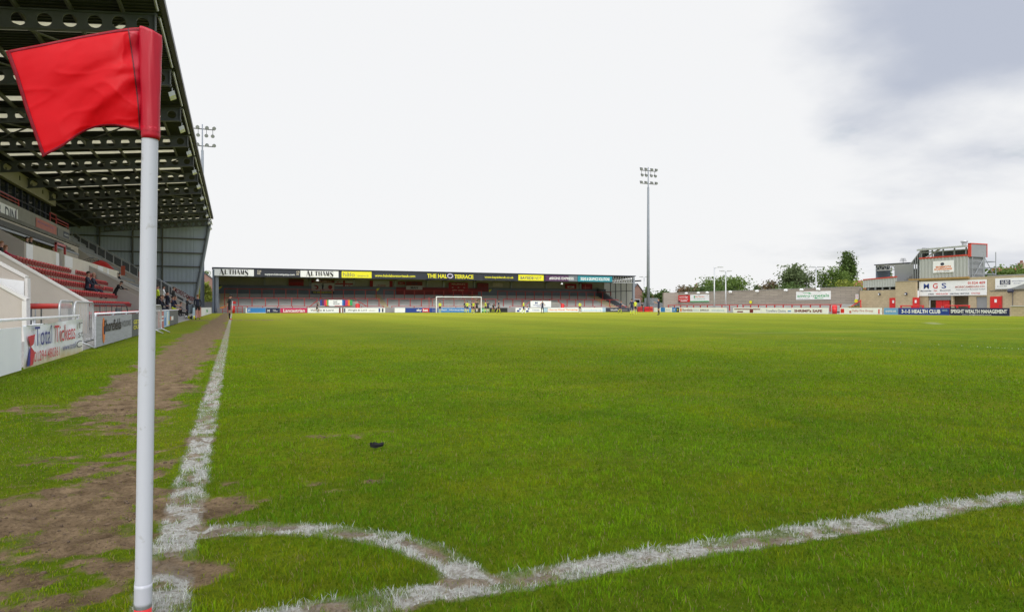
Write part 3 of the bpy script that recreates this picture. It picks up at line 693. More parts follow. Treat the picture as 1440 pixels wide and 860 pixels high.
# ------------------------------------------------------------------ signs, banners
def board(name, cat, label, O, Rv, w_, h_, m, grp=None, th=.05, bands=(), texts=(), frame=None):
    """flat sign: O lower-left corner; Rv along it. bands: (u0,v0,u1,v1,mat) painted panels; texts: (s,u,v,w,h,mat[,bold])"""
    O = Vector(O); Rv = Vector(Rv).normalized(); Uv = Vector((0,0,1)); Nv = Rv.cross(Uv)
    t = thing(name, label, cat, O+Rv*w_/2, grp)
    MB().obox(O+Rv*w_/2+Uv*h_/2-Nv*th/2, Rv*w_/2, Nv*th/2, Uv*h_/2).build('panel', m, t)
    for i, b in enumerate(bands):
        u0, v0, u1, v1, bm = b[:5]; nm = b[5] if len(b) > 5 else 'painted_band'
        MB().obox(O+Rv*(u0+u1)/2*w_+Uv*(v0+v1)/2*h_+Nv*(.003+.0008*i), Rv*(u1-u0)/2*w_, Nv*.003, Uv*(v1-v0)/2*h_).build(nm, bm, t)
    for s in texts:
        text(s[0], O+Rv*s[1]*w_+Uv*s[2]*h_, Rv, Uv, s[3]*w_, s[4]*h_, s[5], t, bold=s[6] if len(s) > 6 else .012)
    return t
E = Vector((1,0,0)); S_ = Vector((0,-1,0)); NN = Vector((0,1,0))
def on_far(px0, px1, Y): a, b_ = atY(px0, 430, Y).x, atY(px1, 430, Y).x; return a, b_-a
FG = 'signs on the fascia of the covered terrace'
def fsign(px0, px1, label, m, z0=5.52, z1=6.52, **k):
    a, w_ = on_far(px0, px1, RF-.18); return board('fascia_sign', 'sign', label, (a, RF-.18, z0), E, w_, z1-z0, m, FG, .05, **k)
def althams(t, O, w_, h_):        # heavy contrast display capitals drawn as thick and thin strokes
    G = {'A': [((0,0),(.45,1),.05),((.42,1),(.95,0),.34),((.2,.35),(.7,.35),.04)], 'L': [((.2,0),(.2,1),.36),((.1,.03),(.8,.03),.05),((.8,0),(.8,.25),.05)],
         'T': [((.5,0),(.5,1),.36),((.05,.96),(.95,.96),.05),((.05,.78),(.05,1),.06),((.95,.78),(.95,1),.06)], 'H': [((.15,0),(.15,1),.32),((.85,0),(.85,1),.32),((.15,.5),(.85,.5),.04)],
         'M': [((.05,0),(.1,1),.05),((.12,1),(.5,.05),.32),((.5,.05),(.85,1),.05),((.88,0),(.88,1),.30)], 'S': [((.85,.75),(.8,.98),.06),((.8,.97),(.3,.97),.07),((.3,.97),(.12,.72),.14),((.14,.74),(.85,.30),.36),((.85,.32),(.66,.03),.14),((.68,.03),(.2,.03),.07),((.15,.0),(.1,.28),.06)]}
    mb = MB(); sizes = [1.25, 1, 1, 1, 1, 1, 1.25]; tot = sum(sizes); u = 0
    for ch, sz in zip('ALTHAMS', sizes):
        cw = w_/tot*sz
        for (x0, y0), (x1, y1), th in G[ch]:
            x0, x1 = u+x0*cw*.82, u+x1*cw*.82; hh = h_*(1 if sz > 1 else .8); zo = (0 if ch == 'S' else (h_*.05 if sz > 1 else h_*.2))
            a = Vector((x0, 0, zo+y0*hh)); b_ = Vector((x1, 0, zo+y1*hh)); d = (b_-a).normalized(); n = Vector((d.z, 0, -d.x)); th_ = th*cw*.42
            c = (a+b_)/2+Vector(O); mb.obox(c, (b_-a)/2, Vector((0,.006,0)), n*th_)
        u += cw
    mb.build('lettering', 'black', t)
for a, b_, lab in ((300, 357, 'white fascia sign with heavy black capitals at the left end of the terrace roof'), (422.5, 476, 'white fascia sign with heavy black capitals beside the yellow rounded sign')):
    t = fsign(a, b_, lab, 'white'); x, w_ = on_far(a, b_, RF-.18); althams(t, (x+.15*w_, RF-.25, 5.58), w_*.74, .86)
fsign(358, 422, 'black fascia sign with white web address and small tan emblem', 'fascia_navy', bands=[(.47,.45,.57,.9,'orange_dull','emblem'),(.06,.30,.13,.92,'tan_print','emblem'),(.90,.30,.97,.92,'tan_print','emblem')] if False else [], texts=[('supperclubcompany.com',.22,.12,.66,.36,'white',.02),('CE\nSE',.055,.28,.09,.62,'cream',.03),('CE\nSE',.915,.28,.075,.62,'cream',.03)])
fsign(480.5, 522.5, 'yellow rounded fascia sign with small grey lettering', 'yellow', texts=[('hālo',.05,.2,.38,.66,'concrete_dark',.0),('laboratories UK',.52,.22,.38,.26,'concrete_dark',.0)])
fsign(526, 585, 'dark fascia sign with yellow web address', 'fascia_navy', texts=[('www.halolaboratoriesuk.com',.02,.22,.96,.42,'yellow',.02)])
t = fsign(600, 666, 'dark fascia sign with the terrace name in large yellow capitals', 'fascia_navy', texts=[('THE HAL',.01,.18,.42,.68,'yellow',.03),('TERRACE',.585,.14,.41,.68,'yellow',.03)])
x, w_ = on_far(600, 666, RF-.18); mb = MB(); cx_, cz = x+w_*.49, 6.06
mk('lilac', (.55,.5,.66), .4, .05)
mb = MB(); mb.tube([(cx_+.36*math.cos(a)*1.2, RF-.25, cz+.33*math.sin(a)) for a in np.linspace(0, 2*math.pi, 21)], .10, 6).build('ring_letter', 'lilac', t)
fsign(680.5, 723, 'dark fascia sign with yellow web address right of the terrace name', 'fascia_navy', texts=[('www.baysidendt.co.uk',.02,.22,.96,.44,'yellow',.02)])
fsign(729, 764.5, 'yellow rounded fascia sign with dark capitals right of the goal', 'yellow', texts=[('BAYSIDE',.08,.22,.52,.5,'concrete_dark',.03),('NDT',.64,.22,.28,.5,'concrete_dark',.0)])
fsign(767, 812, 'purple fascia sign fading to blue with white capitals', 'purple', bands=[(.66,0,.86,1,'navy'),(.86,0,1,1,'teal_dark')] if False else [(.72,0,1,1,'clad_blue')], texts=[('#SIGNS EXPRESS',.12,.22,.76,.5,'white',.02)])
fsign(812.5, 861, 'teal fascia sign with narrow white capitals at the right end', 'teal', texts=[('SIGNS & GRAPHICS SOLUTIONS',.08,.2,.84,.56,'white',.03)])
# banners hung at the back of the terrace
BG = 'banners hung along the back of the covered terrace'
def ban(px0, px1, py0, py1, label, m, Y=None, **k):
    Y = Y or YB+.2; a = atY(px0, py1, Y); b_ = atY(px1, py0, Y); return board('banner', 'banner', label, (a.x, Y, a.z), E, b_.x-a.x, b_.z-a.z, m, BG, .03, **k)
ban(406, 427, 392.5, 402, 'plain red cloth hung in a slant at the back of the terrace', 'banner_red', bands=[(.02,.55,.98,.98,'maroon')])
YK = YB-.1
mk('white_dull', (.46,.46,.46), .7, .08, 2)
t = ban(438, 470, 394, 413, 'white and red banner with a shrimp, a dark figure and a round badge', 'white_dull', Y=YK, bands=[(0,.80,1,1,'maroon'),(0,0,1,.22,'ink')], texts=[('MORECAMBE F.C.',.1,.84,.8,.11,'cream'),('WE ARE THE SHRIMPS',.06,.06,.88,.10,'yellow')])
a = atY(438, 413, YK); b_ = atY(470, 394, YK); w_, h_ = b_.x-a.x, b_.z-a.z; P = lambda u, v: (a.x+u*w_, YK-.03, a.z+v*h_)
MB().tube([P(.10,.62), P(.17,.60), P(.25,.55), P(.28,.46), P(.24,.38), P(.18,.36)], [.03,.10,.14,.13,.09,.04], 8).build('shrimp_emblem', 'banner_red', t, True)
mb = MB().tube([P(.49,.26), P(.49,.45), P(.50,.60), P(.50,.66)], [.05,.12,.16,.07], 8); mb.tube([P(.5,.58), P(.43,.66)], .05, 6).tube([P(.5,.36), P(.56,.28)], .06, 6).ball(P(.50,.71), .12, 8, 6); mb.build('figure_emblem', 'ink', t)
MB().tube([(P(.82,.5)[0], YK-.01, P(.82,.5)[2]), (P(.82,.5)[0], YK-.04, P(.82,.5)[2])], .36, 18).build('round_badge', 'banner_red', t)
ban(471.5, 496, 394.5, 404, 'white flag with a red cross and red lettering', 'white_dull', bands=[(.44,0,.56,1,'banner_red','cross'),(0,.42,1,.60,'banner_red','cross')], texts=[('MFC',.08,.66,.3,.26,'banner_red'),('UK',.62,.1,.3,.26,'banner_red')])
ban(520, 552, 395, 404, 'long white banner with red lettering in a wreath', 'white_dull', bands=[(0,0,.14,1,'banner_red'),(.86,0,1,1,'banner_red')], texts=[('LEGEND',.3,.16,.42,.3,'banner_red')])
ban(560, 569.5, 396, 400, 'small red sign with white lettering on the cladding', 'banner_red', texts=[('MFC',.2,.25,.6,.5,'white_dull')])
ban(571, 594, 396, 407, 'banner half red and half white with dark capitals', 'white_dull', Y=YK, bands=[(0,.5,1,1,'maroon')], texts=[('THE',.3,.62,.4,.25,'ink'),('MAN',.28,.1,.44,.3,'ink',.03)])
ban(631, 658, 397.5, 411, 'dark red banner with pale stars and arched lettering', 'banner_red', Y=YK, texts=[('MAURICE\'S',.15,.78,.7,.15,'cream'),('*   *   *',.15,.45,.7,.12,'cream'),('RED ARMY',.2,.14,.6,.14,'cream')])
ban(671, 687, 398, 410, 'faded red banner with dim lettering', 'maroon', Y=YK, texts=[('SHRIMPS',.12,.6,.76,.14,'banner_red')])
ban(693, 707, 397.5, 403, 'small cream banner with worn print', 'beige', texts=[('MFC',.3,.25,.4,.4,'cream')])
ban(795, 810.5, 399, 407, 'red and white banner with an orange foot', 'banner_red', bands=[(0,0,1,.2,'orange'),(.2,.3,.8,.62,'white_dull')], texts=[('MFC',.33,.36,.34,.2,'ink')])
ban(818, 833, 399, 408.5, 'red flag with faint white emblem hung near the right end', 'banner_red', bands=[(.1,.4,.8,.5,'faded_red'),(.3,.15,.38,.85,'faded_red')])
for q, py, lab in ((309.8, 404.5, 'at the left end'), (531.5, 407, 'above the left yellow gangway'), (689.5, 408.5, 'above the gangway right of the goal'), (856.5, 410, 'at the right end')):
    p = atY(q, py, YB-.12); t = thing('gangway_sign', f'small yellow triangular marker on the terrace back wall {lab}', 'sign', p, 'yellow gangway markers')
    MB().poly([p+Vector((-.25,0,.16)), p+Vector((.32,0,.28)), p+Vector((.10,0,-.02)), p+Vector((-.2,0,-.28))], (0,.03,0)).build('plate', 'yellow', t)
# lamps under the roof edge
for q, py, lab in ((446.5, 393, 'left'), (790, 398, 'right')):
    p = atY(q, py, RF+.3); t = thing('hanging_lamp', f'white lamp hanging under the {lab} part of the terrace roof edge', 'lamp', p, 'lamps under the terrace roof')
    MB().tube([p+Vector((0,0,.5)), p+Vector((0,0,.1))], .03, 5).build('stem', 'galv', t); MB().tube([p+Vector((0,0,.12)), p+Vector((0,0,-.22))], [.12,.26], 10).build('shade', 'white', t)
# ------------------------------------------------------------------ perimeter boards, far end
BY = 107.6; BGp = 'advertising boards round the pitch'
def far_board(px0, px1, label, m, h=.74, **k):
    a, w_ = on_far(px0, px1, BY); return board('advertising_board', 'advertising board', label, (a, BY, .02), E, w_-.05, h, m, BGp, .06, **k)
far_board(345.5, 374, 'bright blue pitch board with a small white mark at its left', 'sky_blue', bands=[(0,0,.07,1,'white'),(0,0,1,.08,'white')], texts=[('JC',.12,.3,.12,.5,'white',.03)])
far_board(374.2, 394, 'dark navy pitch board with a small crest', 'navy', texts=[('M',.10,.2,.16,.5,'white',.03),('IN THE\nCOMMUNITY',.5,.25,.36,.45,'white')])
far_board(394.2, 432.5, 'crimson pitch board with one rounded white word', 'magenta', texts=[('Lancastrian',.11,.16,.8,.62,'white',.025)])
far_board(432.7, 483, 'white pitch board with thin dark lettering and a running player before it', 'white', bands=[(.88,0,.93,1,'maroon'),(.97,0,1,1,'maroon')], texts=[('Wright & Lord',.08,.22,.64,.5,'ink')])
far_board(483.2, 542, 'white pitch board with thin lettering and dark stripes at its right end', 'white', bands=[(.01,.1,.04,.9,'navy'),(.84,.1,.88,.9,'royal'),(.92,.1,.96,.9,'ink')], texts=[('Wright & Lord',.10,.25,.45,.45,'ink'),('solicitors',.6,.35,.16,.25,'concrete')])
far_board(555, 570, 'plain white pitch board left of the deep blue one', 'white')
far_board(570.2, 616, 'deep blue pitch board with a white and red logo', 'royal', bands=[(.52,.08,.72,.94,'bright_red')], texts=[('sky',.34,.14,.16,.66,'white',.03),('bet',.54,.24,.15,.56,'white',.03)])
far_board(616.2, 663, 'light blue pitch board behind the goal net', 'sky_blue', texts=[('Rapid',.10,.35,.15,.4,'white'),('Morecambe Bay',.34,.3,.6,.42,'white')])
far_board(663.2, 714, 'black pitch board with a green panel and round white emblems', 'black', bands=[(.26,.1,.5,.9,'green')], texts=[('O',.02,.2,.06,.6,'white',.03),('@',.12,.2,.06,.6,'white',.03),('LEAGUE',.29,.3,.18,.4,'white')])
far_board(725, 764, 'white pitch board with scattered blue blots', 'white', bands=[(.05,.1,.14,.5,'royal'),(.12,.55,.2,.85,'royal'),(.28,.5,.36,.8,'royal'),(.38,.05,.47,.45,'royal'),(.44,.6,.5,.9,'royal')], texts=[('TYSON',.6,.3,.26,.3,'royal')])
far_board(764.2, 770, 'short pale blue pitch board in front of a standing player', 'pale_blue')
far_board(770.2, 814, 'white pitch board with bold orange lettering', 'white', texts=[('Horros Hurst Tarmacing',.03,.30,.94,.42,'orange',.035)])
far_board(814.2, 852, 'whitish pitch board with soft grey blue lettering', 'white', bands=[(.88,0,1,1,'pale_blue')], texts=[('coolwave',.16,.2,.68,.52,'pale_blue',.02),('O',.02,.1,.1,.7,'teal')])
far_board(852.2, 886, 'dark board with white lettering at the right end of the far row', 'ink', texts=[('bluefin',.2,.3,.30,.4,'white'),('finance',.6,.3,.30,.4,'concrete')])
a, w_ = on_far(450, 495.5, 108.35)
board('banner', 'banner', 'rainbow ended white banner on the viewing bay left of the goal', (a, 108.35, 1.05), E, w_, .95, 'white', None, .04,
    bands=[(0,.05,.06,1,'royal'),(.06,.05,.12,1,'purple'),(.12,.05,.18,1,'magenta'),(.18,.05,.22,1,'orange'),(.22,.05,.26,1,'green'),(.68,.05,.72,1,'sky_blue'),(.72,.05,.78,1,'royal'),(.78,.05,.86,1,'magenta'),(.86,.05,.92,1,'orange'),(.92,.05,1,1,'green'),(.14,0,.28,.07,'bright_red'),(.45,0,1,.07,'bright_red')],
    texts=[('Castle\nWindows',.40,.25,.2,.6,'ink')])
a, w_ = on_far(746, 775, 108.35)
board('banner', 'banner', 'white banner with blue lettering on the viewing bay right of the goal', (a, 108.35, .85), E, w_, 1.1, 'white', None, .04, texts=[('M',.22,.55,.12,.3,'royal',.03),('MORECAMBE BAY',.14,.28,.6,.14,'royal'),('care',.3,.1,.3,.1,'royal')])
# ================================================================== main stand along the left touchline
YN, YE = 14.0, 105.0                                # near and far end of the roof
zr = lambda Lx: 13.35 - .112*(Lx-2.85)              # underside of roof sheets at distance Lx left of the camera
ms = thing('main_stand', 'large main stand with raked red seats under a dark girder roof on the left', 'stand', (-11, 60, 0))
# roof sheets: dark profiled decking with cream skylight strips in every bay
LF, LB = 2.7, 21.0
sky_c = [];  y = 19.9
bay = 7.25; G0 = 32.0-2*bay-.0
gy_ = [G0+bay*i for i in range(13) if G0+bay*i < YE]
strips = []
for g in gy_: strips += [(g+1.9, g+2.95), (g+5.5, g+6.45)]
edges = [YN] + [e for s in strips for e in s if YN < e < YE] + [YE]
mb = MB()
def roofpiece(mb, y0, y1, l0=LF, l1=LB):
    mb.poly([(-l0, y0, zr(l0)), (-l0, y1, zr(l0)), (-l1, y1, zr(l1)), (-l1, y0, zr(l1))], (0,0,.05))
    n = int((y1-y0)/.30)
    for k in range(n):
        yy = y0+(k+.5)*(y1-y0)/n
        mb.poly([(-l0, yy-.05, zr(l0)-.045), (-l0, yy+.05, zr(l0)-.045), (-l1, yy+.05, zr(l1)-.045), (-l1, yy-.05, zr(l1)-.045)], (0,0,.044))
prev = YN
for a, b_ in strips:
    if b_ >= YE: continue
    roofpiece(mb, prev, a); roofpiece(mb, a, b_, LF, 4.3); roofpiece(mb, a, b_, 15.2, LB); prev = b_
    s = MB().poly([(-4.3, a, zr(4.3)+.0), (-4.3, b_, zr(4.3)), (-15.2, b_, zr(15.2)), (-15.2, a, zr(15.2))], (0,0,.03))
    s.build('skylight', 'skylight', ms)
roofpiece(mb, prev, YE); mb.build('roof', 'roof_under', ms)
# purlins
mk('purlin_dark', (.10,.10,.095), .6, .1, 3); mk('girder_dark', (.10,.107,.12), .5, .08, 2)
for i, Lx in enumerate(np.arange(4.2, 20.5, 1.82)):
    MB().box(-Lx-.05, -Lx+.05, YN, YE, zr(Lx)-.27, zr(Lx)-.05).build('purlin', 'purlin_dark', ms)
# cellular girders: web with round openings, two flanges
def girder(y):
    mb = MB(); D = .68; top_ = -.28; cell = .86; n = int((16.6-3.05)/cell); seg = 24; t = .03
    for s_ in (-1, 1):
        for k in range(n):
            l0 = 3.05+k*cell; lc = l0+cell/2; zc = zr(lc)+top_-D/2; r = .26 if k else .24
            ring = [Vector((-(lc+r*math.cos(2*math.pi*q/seg)), y+s_*t, zc+r*math.sin(2*math.pi*q/seg))) for q in range(seg)]
            sq = []
            for q in range(seg):
                a = 2*math.pi*(q)/seg; c, s2 = math.cos(a), math.sin(a); m_ = max(abs(c)/(cell/2), abs(s2)/(D/2)); l = lc+c/m_; zz_ = s2/m_
                if q in (3, 9, 15, 21): l = lc+math.copysign(cell/2, c); zz_ = math.copysign(D/2, s2)
                sq.append(Vector((-l, y+s_*t, zr(l)+top_-D/2+zz_)))
            mb.add(ring+sq, [((q), (q+1) % seg, seg+(q+1) % seg, seg+q) for q in range(seg)])
            if s_ == 1:
                r2 = [Vector((v.x, y-t, v.z)) for v in ring]; mb.add(ring+r2, [(q, (q+1) % seg, seg+(q+1) % seg, seg+q) for q in range(seg)])
    for dz0, dz1 in ((top_-.0, top_+.06), (top_-D-.06, top_-D+.0)):
        mb.add([(-l, y+sy*.13, zr(l)+dz) for l in (2.95, 16.8) for sy in (-1, 1) for dz in (dz0, dz1)], [(0,1,3,2),(4,6,7,5),(0,4,5,1),(2,3,7,6),(1,5,7,3),(0,2,6,4)])
    mb.box(-3.05, -2.99, y-.14, y+.14, zr(3)+top_-D-.1, zr(3)+top_+.1)
    return mb.build('girder', 'girder_dark', ms)
g0 = girder(gy_[0])
for y in gy_[1:]:
    c = dup(g0, loc=(0, y-gy_[0], 0), parent=ms)
# diagonal wind braces between the girders
for i in range(2, len(gy_)-1, 2):
    a, b_ = gy_[i], gy_[i+1]
    for l0, l1 in ((4, 9), (9, 4), (9, 14.5), (14.5, 9)):
        MB().tube([(-l0, a, zr(l0)-.42), (-l1, b_, zr(l1)-.42)], .05, 6).build('roof_brace', 'purlin_dark', ms)
mk('gutter_dark', (.05,.045,.06), .45, .1)
MB().box(-2.80, -2.60, YN, YE+.2, zr(2.7)-.05, zr(2.7)+.22).build('gutter', 'gutter_dark', ms)
for y in gy_: MB().tube([(-2.92, y+.5, zr(2.7)-.16), (-2.92, y+bay-.25, zr(2.7)-.16)], .06, 6).build('edge_rail', 'galv', ms)
# far end wall of profiled sheeting
mb = MB(); x0, x1, n = -21.0, -5.15, 96
zb, = (0.0,)
pts = []
for k in range(n*2+1):
    x = x0+(x1-x0)*k/(2*n); pts.append((x, YE+(0.0 if (k//1) % 2 == 0 else .045)))
vs = []; fs = []
for x, y in pts: vs += [(x, y, zb), (x, y, zr(-x)+.03)]
for k in range(len(pts)-1): fs.append((2*k, 2*k+2, 2*k+3, 2*k+1))
mb.add(vs, fs)
mb.poly([(-5.15, YE+.02, .0), (-5.15, YE+.02, zr(5.1)-.1), (-3.0, YE+.02, zr(3)-.1), (-3.05, YE+.02, 12.2), (-5.0, YE+.02, .0)][::-1], (0,.05,0))
mk('clad_end', (.38,.44,.54), .5, .10, .5, stretch=(1,1,.25))
mb.build('end_wall', 'clad_end', ms)
for z in (2.2, 4.3, 6.5, 8.4, 10.4): MB().box(-21, -3.3-(12.6-z)*.17, YE-.22, YE-.06, z-.09, z+.09).build('wall_rail', 'purlin_dark', ms)
for Lx in (9.0, 12.6, 16.5): MB().box(-Lx-.09, -Lx+.09, YE-.30, YE-.10, 0, zr(Lx)-.3).build('wall_post', 'purlin_dark', ms)
MB().tube([(-3.0, YE-.2, 12.95), (-5.2, YE-.2, 0)], .22, 8).build('raking_post', 'mast_grey', ms)
# enclosed boxes: concrete fascia, dark glazing, balcony
X1 = -16.0
mk('beige_conc', (.33,.31,.26), .85, .06, 1, bump=.1)
MB().box(X1-.35, X1, 8, 78.2, 10.68, zr(16.2)-.05).build('box_fascia', 'beige_conc', ms)
for k in range(14): 
    y = 30+k*3.6; MB().box(X1, X1+.03, y, y+.22, 11.15, 11.5).build('vent_hole', 'black', ms)
gl = MB().box(X1-.55, X1-.5, 8, 77.6, 7.7, 10.68).build('box_glazing', 'glass_dark', ms)
for k in range(34):
    y = 12+k*1.95; MB().box(X1-.5, X1-.40, y-.06, y+.06, 7.8, 10.66).build('mullion', 'ink', ms)
MB().box(X1-.5, X1-.42, 8, 77.6, 9.72, 9.80).build('transom', 'ink', ms)
MB().box(-21, X1-.36, 77.6, 77.9, 6.5, 10.6).build('box_end', 'black', ms)
XPp = -14.0
MB().box(XPp-.25, XPp, 8, 73.7, 6.72, 8.0).build('balcony_front', 'concrete', ms)
MB().box(X1-.6, XPp-.25, 8, 73.7, 6.9, 7.1).build('balcony_floor', 'concrete_dark', ms)
for y0, y1, h in ((53.5, 58, .45), (67.0, 69.0, .75), (69.2, 73.6, .5)):
    mb = MB(); mb.tube([(XPp-.1, y0, 8.0), (XPp-.1, y0, 8+h), (XPp-.1, y1, 8+h), (XPp-.1, y1, 8.0)], .045, 6); mb.tube([(XPp-.1, y0, 8+h*.5), (XPp-.1, y1, 8+h*.5)], .035, 6); mb.build('balcony_rail', 'barrier_red', ms)
# banners on the balcony front
def bal(px0, px1, py0, py1, label, m, **k):
    X = XPp+.05; a = atX(px0, 300, X).y; b_ = atX(px1, 300, X).y; zs = [atX(px0, py1, X).z, atX(px0, py0, X).z]
    return board('banner', 'banner', label, (X, a, zs[0]), NN, b_-a, zs[1]-zs[0], m, 'banners on the balcony of the main stand', .03, **k)
bal(-22, 25, 274, 300, 'white banner with bold dark strokes on the balcony of the main stand', 'white', texts=[('CLUB',.05,.12,.40,.76,'ink',.01),('DIN',.58,.12,.34,.76,'ink',.01)], bands=[(.93,0,.955,1,'purple')])
bal(51, 79.5, 305.5, 327, 'faded pink red banner on the balcony of the main stand', 'faded_red', texts=[('Morecambe Trade',.06,.72,.8,.14,'pale_purple'),('supplies',.1,.30,.5,.12,'pale_purple')], bands=[(.9,.0,.98,.3,'royal')])
bal(81, 97, 320, 340, 'dark blue and yellow banner at the end of the balcony', 'cloth_grey', bands=[(.55,.12,.95,.45,'yellow'),(.5,.55,1,.95,'navy')], texts=[('LANCASTER',.55,.66,.4,.14,'white')])
# lean-to canopy under the balcony
mk('canopy_dark', (.065,.065,.06), .6, .1)
mb = MB().poly([(-11.5, 8, 5.12), (-11.5, 63.5, 5.12), (-14.0, 67.5, 6.70), (-14.0, 8, 6.70)], (0,0,.05))
for k in range(1, 7):
    l = 11.5+2.5*k/7; z = 5.17+1.58*k/7; mb.box(-l-.03, -l+.03, 8, 63.5+4*k/7, z, z+.07)
mb.build('canopy', 'canopy_dark', ms)
MB().box(-11.56, -11.46, 8, 63.8, 5.06, 5.17).build('canopy_edge', 'mast_grey', ms)
# concourse wall under the canopy; white panels in its openings stand in for daylight
mb = MB(); y = 30.
mb.box(-13.2, -13.0, 8, 72, 3.4, 4.62); mb.box(-13.2, -13.0, 8, 72, 5.55, 6.3)
for a_, b_ in ((39.5, 42.4), (42.9, 44.9), (50.5, 52.0), (52.5, 55.6), (56.1, 58.2)): MB().box(-13.15, -13.10, a_, b_, 4.62, 5.55).build('window', 'white', ms)
wins = [(39.5, 42.4), (42.9, 44.9), (50.5, 52.0), (52.5, 55.6), (56.1, 58.2)]
for a, b_ in wins:
    mb.box(-13.2, -13.0, y, a, 4.62, 5.55); y = b_
mb.box(-13.2, -13.0, y, 72, 4.62, 5.55); mb.build('concourse_wall', 'beige', ms)
# lower back parapet and the exit gap
MB().box(-10.35, -10.2, 43.3, 50.7, 3.0, 4.32).build('back_parapet', 'beige_light', ms)
MB().box(-10.35, -10.2, 52.2, 75.0, 3.0, 4.32).build('back_parapet', 'beige_light', ms)
for a, b_ in ((43.3, 44.6), (49.9, 50.7), (52.3, 54.6), (64.0, 66.4), (68.5, 69.3)):
    MB().box(-10.195, -10.185, a, b_, 3.55 if a > 50 else 3.25, 4.28).build('parapet_notice', 'white', ms)
mb = MB(); mb.box(-10.5, -10.38, 51.0, 51.15, 3.0, 5.0); mb.box(-10.5, -10.38, 53.5, 53.65, 4.0, 5.0); mb.box(-10.5, -10.38, 51.0, 53.65, 4.88, 5.02); mb.build('exit_frame', 'barrier_red', ms)
# side walls with pale cappings
def rake_wall(y, prof, zb, m='beige', cap=True, th=.22, name='side_wall'):
    P = [(-l, y, z) for l, z in prof]; pts = P + [(-prof[-1][0], y, zb), (-prof[0][0], y, zb)]
    # counter-clockwise from the camera side
    MB().poly(pts, (0, th, 0)).build(name, m, ms)
    if cap:
        mb = MB()
        for (l0, z0), (l1, z1) in zip(prof[:-1], prof[1:]):
            d = Vector((-(l1-l0), 0, z1-z0)).normalized(); n = Vector((-d.z, 0, d.x)); n = n if n.z > 0 else -n
            mb.obox(Vector((-(l0+l1)/2, y+th/2, (z0+z1)/2))+n*.035, Vector((-(l1-l0)/2, 0, (z1-z0)/2)), Vector((0, th/2+.04, 0)), n*.035)
        mb.build('wall_capping', 'white_cap', ms)
rake_wall(26.7, [(11.2, 5.25), (7.0, 2.62), (4.55, 1.02)], -.05)
rake_wall(43.0, [(14.0, 6.55), (10.2, 4.32)], 2.9, cap=False)
rake_wall(21.2, [(9.5, 3.95), (5.0, 1.06), (5.0, 1.05)], -.05)
MB().box(-5.06, -4.96, 21.1, 21.46, 0, 1.06).build('wall_end', 'white_cap', ms)
rake_wall(22.6, [(9.5, 4.25), (5.35, 1.70), (5.34, 1.0)], -.05)
a = [(-5.36, 22.592, .9), (-5.36, 22.592, 1.62), (-9.5, 22.592, 2.15), (-9.5, 22.592, .9)]
MB().poly(a[::-1], (0,-.03,0)).build('white_panel', 'white', ms)
rake_wall(52.0, [(7.4, 2.42), (5.7, 1.48), (4.6, .85)], -.05, cap=False)
rake_wall(59.5, [(9.5, 3.62), (6.5, 1.97), (4.6, .95)], -.05)
rake_wall(60.4, [(10.2, 4.02), (6.5, 2.12), (4.6, 1.05)], -.05)
rake_wall(73.9, [(14.6, 7.3), (14.0, 6.86), (12.2, 5.4), (9.9, 4.0)], 2.5, cap=False)
rake_wall(88.0, [(16.4, 8.05), (8.1, 3.05), (5.0, 1.2)], -.05)
# mesh railing on the far raked wall
mb = MB()
for k in range(15):
    l = 5.3+k*.8; z = (1.38+(l-5.3)*.597); mb.box(-l-.05, -l+.05, 88.05, 88.15, z, z+1.15)
mb.tube([(-5.3, 88.1, 2.5), (-16.3, 88.1, 9.1)], .06, 6); mb.build('rake_railing', 'galv', ms)
mk('rail_mesh', (.10,.105,.11), .6, .2, 6)
MB().poly([(-5.4, 88.12, 1.55), (-16.3, 88.12, 8.1), (-16.3, 88.12, 8.95), (-5.4, 88.12, 2.4)][::-1], (0,.02,0)).build('rake_mesh', 'rail_mesh', ms)
# stepped floors
mk('riser_dark', (.075,.07,.065), .9, .2, 2)
def steps(y0, y1, ks, m='concrete_dark'):
    mb = MB()
    for k in ks:
        Lk = 9.6-.8*k; zf = max(.02, 2.69-.53*k) if k >= 0 else 2.69-.64*k
        mb.box(-(Lk+.35), -(Lk-.45), y0, y1, -.05 if k >= 0 else 2.0, zf)
    mb.build('stepped_floor', m, ms)
steps(26.93, 51.98, range(0, 6), 'riser_dark'); steps(52.22, 59.48, range(0, 3), 'riser_dark'); steps(60.63, 87.98, range(0, 6)); steps(74.13, 87.98, range(-8, 0))
MB().box(-13, -10.36, 26.93, 73.8, 2.8, 3.1).build('concourse_floor', 'concrete_dark', ms)
MB().box(-21, -13.2, 8, 73.8, 6.45, 6.7).build('upper_slab', 'concrete_dark', ms)
MB().box(-21.3, -20.9, 60, YE, 0, 11.36).build('rear_wall', 'clad_dark', ms)
# red tunnel roof with lattice sign, behind the lower parapet
t = thing('tunnel_canopy', 'red canopy with a curved lattice sign above the parapet of the main stand', 'canopy', (-9.2, 72, 3.2))
p = [atY(q, r, 74.5) for q, r in ((121, 370), (141, 366.5), (159, 378))]
MB().poly([atY(125, 371.5, 71.5), atY(141, 366, 72.8), atY(150, 369.5, 72.8), atY(160, 379, 71.5)], (0,.15,.05)).build('roof_sheet', 'bright_red', t)
mb = MB(); q0, q1 = atY(115, 366.5, 72.5), atY(137, 363.5, 72.5); q2, q3 = atY(115, 369.5, 72.5), atY(139, 366.5, 72.5)
mb.tube([q0, (q0+q1)/2+Vector((0,0,.14)), q1], .04, 5).tube([q2, (q2+q3)/2+Vector((0,0,.14)), q3], .04, 5)
for k in range(9): mb.tube([q0+(q1-q0)*k/8, q2+(q3-q2)*((k+.5)/8.5)], .025, 4)
mb.build('lattice', 'steel_dark', t)
